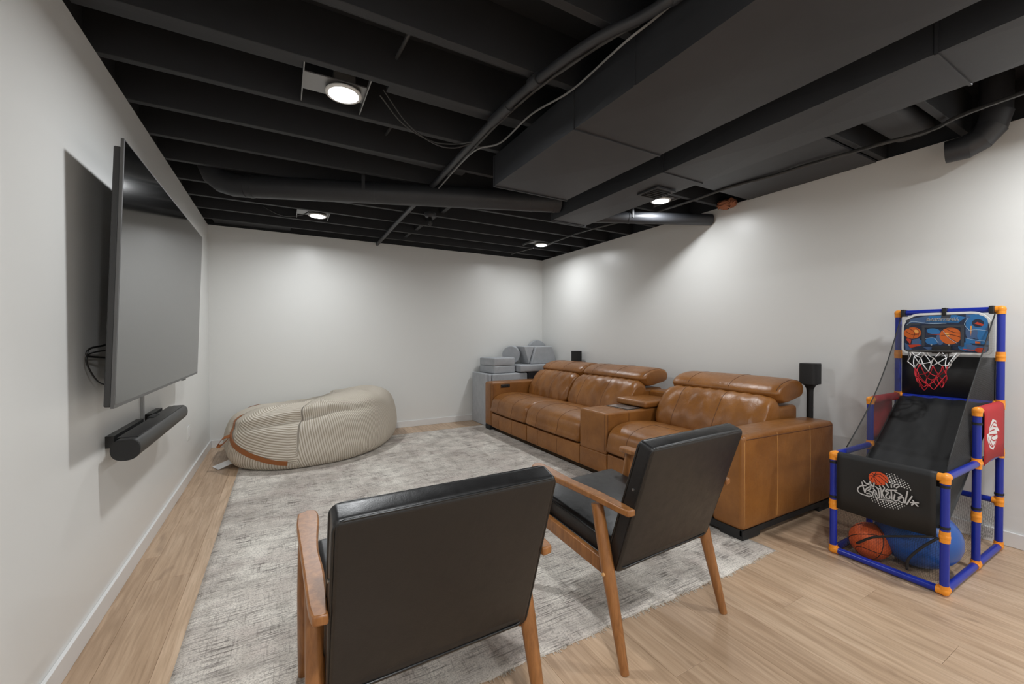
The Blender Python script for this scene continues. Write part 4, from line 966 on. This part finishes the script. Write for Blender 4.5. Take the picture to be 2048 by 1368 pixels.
# backboard
def rrect(y0, y1, z0, z1, r, n=8):
    P = []
    for (cy, cz_, a0, rr) in ((y1-r[0], z1-r[0], 0, r[0]), (y0+r[1], z1-r[1], 90, r[1]), (y0+r[2], z0+r[2], 180, r[2]), (y1-r[3], z0+r[3], 270, r[3])):
        for k in range(n+1): a = radians(a0+90*k/n); P.append((cy+rr*cos(a), cz_+rr*sin(a)))
    return P
BX = X2-0.030
bd = MB().prism(rrect(0.697, 1.083, 1.083, 1.333, (0.085, 0.085, 0.03, 0.03)), 'x', BX, BX+0.012).obj('backboard', WHITEPL, ar, bevel=0.002, angle=40)
def fb(d):
    LAYER[0] += 1; e = LAYER[0]*0.00002
    return lambda p, q, h=0.0: (BX-0.0006-d-e-h, p, q)
mats = [PR_NAVY, PR_BLUE, PR_STEEL, PR_OR, PR_ORL, PR_RED, PR_SKY, PR_GREY, PRINTK, PRINTW]
b = MB(); IN = rrect(0.710, 1.071, 1.096, 1.320, (0.075, 0.075, 0.022, 0.022)); g0 = fb(0); b.add([g0(p, q) for p, q in IN], [tuple(range(len(IN)))], 0)
def poly(pts, mi, d):
    g = fb(d); b.add([g(p, q) for p, q in pts], [tuple(range(len(pts)))], mi)
poly([(0.80, 1.318), (0.75, 1.316), (0.715, 1.28), (0.712, 1.17), (0.76, 1.175), (0.80, 1.20)], 2, .0002); poly([(0.795, 1.31), (0.765, 1.318), (0.735, 1.305), (0.715, 1.275), (0.76, 1.29)], 1, .0003)
ell(b, (1.005, 1.150), 0.026, 0.022, 0.3, fb(.0003), 1); ell(b, (0.80, 1.13), 0.03, 0.024, 0, fb(.0003), 1); poly([(1.065, 1.29), (1.03, 1.31), (1.0, 1.30), (1.04, 1.27)], 7, .0003); poly([(1.066, 1.15), (1.04, 1.13), (1.03, 1.10), (1.062, 1.105)], 2, .0003); poly([(0.98, 1.125), (0.90, 1.128), (0.86, 1.10), (0.95, 1.10)], 2, .0003)
poly([(1.04, 1.30), (0.97, 1.315), (0.90, 1.31), (0.86, 1.275), (0.93, 1.265), (1.0, 1.27), (1.05, 1.265)], 2, .0004)
poly([(0.955, 1.316), (0.84, 1.316), (0.80, 1.30), (0.83, 1.27), (0.97, 1.278)], 1, .0006)
poly([(0.90, 1.316), (0.86, 1.316), (0.865, 1.297), (0.905, 1.297)], 7, .0008)
ell(b, (0.757, 1.262), 0.043, 0.050, 0.2, fb(.0006), 1); ell(b, (0.752, 1.265), 0.024, 0.022, 0.6, fb(.0009), 0); poly([(0.765, 1.262), (0.735, 1.248), (0.728, 1.256), (0.755, 1.272)], 5, .0012)
ell(b, (0.733, 1.196), 0.022, 0.034, 0, fb(.0006), 1); ell(b, (0.775, 1.205), 0.022, 0.032, 0.3, fb(.0006), 2); poly([(0.782, 1.25), (0.775, 1.25), (0.779, 1.19)], 4, .0010)
poly([(0.80, 1.178), (0.71, 1.164), (0.71, 1.142), (0.80, 1.152)], 1, .0006); poly([(0.762, 1.162), (0.742, 1.159), (0.742, 1.148), (0.762, 1.150)], 3, .0010)
ell(b, (0.742, 1.112), 0.021, 0.014, 0, fb(.0010), 5); poly([(0.81, 1.118), (0.765, 1.112), (0.765, 1.108), (0.81, 1.112)], 5, .0010); poly([(0.80, 1.145), (0.79, 1.105), (0.72, 1.10), (0.712, 1.13)], 2, .0004)
ell(b, (1.030, 1.212), 0.041, 0.036, 0, fb(.0008), 3); ell(b, (1.012, 1.222), 0.012, 0.009, 0.5, fb(.0012), 4)
ribbon2(b, [(1.06, 1.222), (1.03, 1.20), (0.995, 1.205)], 0.002, fb(.0013), 8); ribbon2(b, [(1.045, 1.24), (1.02, 1.215), (1.025, 1.182)], 0.002, fb(.0013), 8); ribbon2(b, [(1.015, 1.243), (1.0, 1.22), (1.005, 1.19)], 0.002, fb(.0013), 8)
poly([(1.065, 1.255), (1.04, 1.275), (0.99, 1.272), (1.0, 1.262), (1.035, 1.262), (1.05, 1.235)], 7, .0010); ribbon2(b, [(1.06, 1.262), (1.03, 1.283), (0.95, 1.268), (0.88, 1.268)], 0.0016, fb(.0012), 6)
poly([(1.055, 1.18), (1.035, 1.17), (1.04, 1.14), (1.06, 1.17)], 5, .0008); poly([(1.03, 1.17), (0.995, 1.178), (1.0, 1.14), (1.035, 1.14)], 2, .0008); poly([(1.05, 1.138), (1.0, 1.142), (0.985, 1.136), (1.04, 1.118)], 5, .0010)
# inside the target square
poly([(0.974, 1.247), (0.817, 1.247), (0.817, 1.134), (0.974, 1.134)], 0, .0011)
ell(b, (0.935, 1.222), 0.030, 0.018, 0.2, fb(.0014), 1); ell(b, (0.940, 1.162), 0.030, 0.022, 0, fb(.0014), 1); ell(b, (0.905, 1.175), 0.018, 0.036, 0, fb(.0014), 2)
ell(b, (0.862, 1.193), 0.046, 0.050, 0, fb(.0017), 3); ell(b, (0.875, 1.202), 0.008, 0.013, -0.5, fb(.0021), 4); poly([(0.97, 1.203), (0.905, 1.205), (0.905, 1.199)], 5, .0020)
for s in ([(0.895, 1.232), (0.875, 1.19), (0.835, 1.155)], [(0.90, 1.195), (0.86, 1.20), (0.82, 1.185)], [(0.885, 1.24), (0.85, 1.215), (0.818, 1.21)]): ribbon2(b, s, 0.0022, fb(.0022), 8)
ribbon2(b, [(0.893, 1.225), (0.872, 1.185), (0.835, 1.15)], 0.0014, fb(.0024), 6); ribbon2(b, [(0.970, 1.176), (0.935, 1.182), (0.912, 1.150)], 0.0014, fb(.0022), 6); ribbon2(b, [(0.79, 1.295), (0.805, 1.26), (0.785, 1.225)], 0.0016, fb(.0012), 6)
ribbon2(b, [(0.79, 1.222), (0.76, 1.228), (0.718, 1.222)], 0.0016, fb(.0014), 6); ribbon2(b, [(0.80, 1.18), (0.76, 1.168), (0.715, 1.162)], 0.0014, fb(.0014), 6)
b.obj('board_art', mats, bd, recalc=False)
sq = MB()
for (y0, y1, z0, z1) in ((0.805, 0.986, 1.243, 1.258), (0.805, 0.819, 1.130, 1.244), (0.972, 0.986, 1.130, 1.244)): sq.box(BX-0.0056, BX-0.0046, y0, y1, z0, z1)
sq.obj('target_square', PR_GREY, bd)
def text_mesh(body, size, yc, zc, d, mat, parent, name, shear=0.25, extra=0.0):
    cu = bpy.data.curves.new('txt', 'FONT'); cu.body = body; cu.size = size; cu.align_x = 'CENTER'; cu.align_y = 'CENTER'; cu.shear = shear; cu.offset = extra; cu.extrude = 0.0002; cu.resolution_u = 3
    o = bpy.data.objects.new('txt', cu); COL.objects.link(o); dg = bpy.context.evaluated_depsgraph_get(); me = bpy.data.meshes.new_from_object(o.evaluated_get(dg)); bpy.data.objects.remove(o)
    bb = MB(); bb.add([(BX-d-q.co.z, yc-q.co.x, zc+q.co.y) for q in me.vertices], [tuple(p.vertices) for p in me.polygons]); bb.obj(name, mat, parent)
text_mesh('BASKETBALL', 0.0245, 0.8985, 1.2905, 0.0042, PRINTW, bd, 'title_outline', 0.25, 0.0012)
text_mesh('BASKETBALL', 0.0245, 0.8985, 1.2905, 0.0048, PRINTK, bd, 'title_text', 0.25, 0.0)
for y in (AY[0]+0.03, 0.89, AY[1]-0.03):
    MB().box(X2-0.034, X2+0.022, y-0.010, y+0.010, AZ[5]-0.024, AZ[5]+0.0205, ch=0.003).obj('hanging_clip', BLACKPL, ar, angle=40)
# hoop and net
hc = Vector((BX-0.135, 0.895, 1.105)); HR = 0.115
hoop = MB().tube([(hc.x+HR*cos(2*pi*k/36), hc.y+HR*sin(2*pi*k/36), hc.z) for k in range(36)], 0.0055, 8, closed=True).obj('hoop', BLACKPL, ar, smooth=True)
bk = MB(); bk.box(BX-0.028, BX-0.002, 0.855, 0.935, 1.088, 1.135, ch=0.003); bk.obj('hoop_bracket', BLACKPL, hoop, angle=40)
b = MB()
for (yy, zz) in ((0.935, 1.14), (0.86, 1.14), (0.885, 1.10), (0.975, 1.10), (0.905, 1.10)):
    b.lathe((BX-0.030, yy, zz), [(0.004, -0.002), (0.003, 0.002)], 8, 'x')
b.obj('screws', CHROME, hoop, angle=40)
rn = random.Random(21); N = 8; lev = [(HR-0.004, 1.104), (0.088, 1.055), (0.075, 1.005), (0.070, 0.955), (0.066, 0.915)]; J = {}
def npnt(i, l):
    k = (i % (2*N), l)
    if k not in J:
        r, z = lev[l]; a = 2*pi*k[0]/(2*N); jit = 0.0 if l == 0 else 0.016
        J[k] = Vector((hc.x+r*cos(a)+rn.uniform(-jit, jit), hc.y+0.012*(l > 0)+r*sin(a)+rn.uniform(-jit, jit), z+rn.uniform(-jit, jit)*1.2))
    return J[k]
bw, br, bk_ = MB(), MB(), MB()
for l in range(4):
    for i in range(0, 2*N, 2):
        o = l % 2
        for dlt in (-1, 1):
            a, c = npnt(i+o, l), npnt(i+o+dlt, l+1); mid = (a+c)/2+Vector((rn.uniform(-.006, .006), rn.uniform(-.006, .006), -0.004))
            (bk_ if (l == 0 and i % 6 == 4) else bw if l < 2 else br).tube(cr([a, mid, c], 3), 0.0023, 5)
for i in range(0, 2*N, 2):
    a, c = npnt(i, 4), npnt(i+2, 4); br.tube(cr([a, (a+c)/2+Vector((0, 0, -0.02-rn.random()*0.015)), c], 4), 0.0022, 5)
net = bw.obj('net', NETW, hoop, smooth=True); br.obj('lower_net', NETR, net, smooth=True)
if bk_.v: bk_.obj('net_loops', BLACKPL, net, smooth=True)
# side mesh curtains
for y, sg in ((AY[0], -1), (AY[1], 1)):
    yy = y-sg*0.019; top, bot = [], []
    for k in range(13):
        u = k/12; x = lerp(X2-0.018, X0+0.10, u); zt = lerp(1.315, 0.575, u)-0.05*sin(pi*u); zb = lerp(0.80, 0.30, min(1, u*1.05))
        top.append((x, yy-sg*0.012*sin(pi*u), zt)); bot.append((x, yy, min(zb, zt)))
    rows = [[Vector(t_).lerp(Vector(q), j/5) for t_, q in zip(top, bot)] for j in range(6)]
    cu = sheet([[tuple(p) for p in r] for r in rows], 'side_net', NETF, ar, 0, [[(p.x, p.z) for p in r] for r in rows])
    MB().tube(top, 0.003, 6).obj('net_edge', BLACKMT, cu, smooth=True)
# storage nets
def net_sheet(rows, name='storage_net'):
    flat = name == 'net_floor'
    return sheet([[tuple(p) for p in r] for r in rows], name, NETC, ar, 0, [[((p[0], p[1]) if flat else (p[0]+p[1], p[2])) for p in r] for r in rows])
net_sheet([[(X0+0.012-(0.0 if z > 0.05 else 0.0)-0.02*sin(pi*k/8)*(1 if 0.05 < z < 0.25 else 0), lerp(Y1, Y0, k/8), z) for k in range(9)] for z in (0.27, 0.20, 0.13, 0.07, 0.035)])
net_sheet([[(lerp(X1, X2, k/8), AY[0]+0.02+0.07*sin(pi*k/8)*(0.27-z)/0.27, z) for k in range(9)] for z in (0.268, 0.2, 0.13, 0.06)])
net_sheet([[(X2-0.02-0.06*(0.27-z), lerp(Y1, Y0, k/8), z-0.0*k) for k in range(9)] for z in (0.268, 0.2, 0.13, 0.06)])
b = MB(); b.tube(cr([(X0-0.014, 0.705, 0.262), (X0-0.02, 0.80, 0.225), (X0-0.02, 0.92, 0.17), (X0-0.004, 1.0, 0.10)], 6), 0.006, 6); b.tube(cr([(X0-0.014, 0.69, 0.262), (X0-0.02, 0.74, 0.2), (X0-0.016, 0.79, 0.12), (X0-0.004, 0.80, 0.06)], 6), 0.006, 6)
b.obj('net_strap', BLACKMT, ar, smooth=True)
b = MB()
for (x, y, z) in ((X0, AY[0], 0.503), (X0, AY[1], 0.503), (X0, AY[0], 0.314), (X0, AY[1], 0.314), (X1, AY[0], 0.745), (X1, AY[0], 0.312), (X2, AY[0], 0.312)): b.tube([(x, y, z-0.006), (x, y, z+0.006)], 0.019, 14)
b.obj('hook_tapes', BLACKMT, ar, angle=40)
rows = []
for i in range(7):
    u = i/6; rows.append([(lerp(X0+0.05, X2-0.06, u), lerp(Y0+.02, Y1-.02, k/8), 0.006+0.05*abs(2*u-1)**3+0.03*abs(2*k/8-1)**3+0.004*sin(3*k+i)) for k in range(9)])
net_sheet(rows, 'net_floor')
# balls
def ball(name, c, r, mat, label, sq=1.0):
    t = thing(name, (c[0], c[1], c[2]-r*sq), label, 'ball'); OFF[t] = Vector((c[0], c[1], c[2])); t.location = c; n, m = 40, 24; V = []; F = []
    for i in range(m+1):
        th = pi*i/m
        for k in range(n): V.append((c[0]+r*sin(th)*cos(2*pi*k/n), c[1]+r*sin(th)*sin(2*pi*k/n), c[2]+r*sq*cos(th)))
    for i in range(m):
        for k in range(n): F.append((i*n+k, i*n+(k+1) % n, (i+1)*n+(k+1) % n, (i+1)*n+k))
    bm_ = MB().add(V, F).obj('ball_skin', mat, t, smooth=True); return t, bm_
bc = Vector((2.752, 0.982, 0.095)); R_ = 0.092
t, sk = ball('basketball', tuple(bc), R_, BBALL, 'orange toy basketball with black lines inside the arcade net')
M = Matrix.Rotation(radians(35), 3, 'Z') @ Matrix.Rotation(radians(-50), 3, 'Y') @ Matrix.Rotation(radians(20), 3, 'X')
b = MB()
for nrm in ((1, 0, 0), (0, 1, 0)):
    n_ = Vector(nrm); e1 = n_.orthogonal().normalized(); e2 = n_.cross(e1)
    b.tube([bc+M @ ((e1*cos(2*pi*k/48)+e2*sin(2*pi*k/48))*R_) for k in range(48)], 0.0018, 5, closed=True)
for sg in (-1, 1):
    pts = []
    for k in range(48):
        a = 2*pi*k/48; p = Vector((sg*(0.72-0.20*cos(2*a)), cos(a)*0.75, sin(a)*0.62)); pts.append(bc+M @ (p.normalized()*R_))
    b.tube(pts, 0.0018, 5, closed=True)
b.obj('ball_lines', PRINTK, t, smooth=True)
ball('exercise_ball', (2.875, 0.832, 0.160), 0.168, BLUEB, 'big blue rubber ball squeezed under the arcade front panel', 0.92)
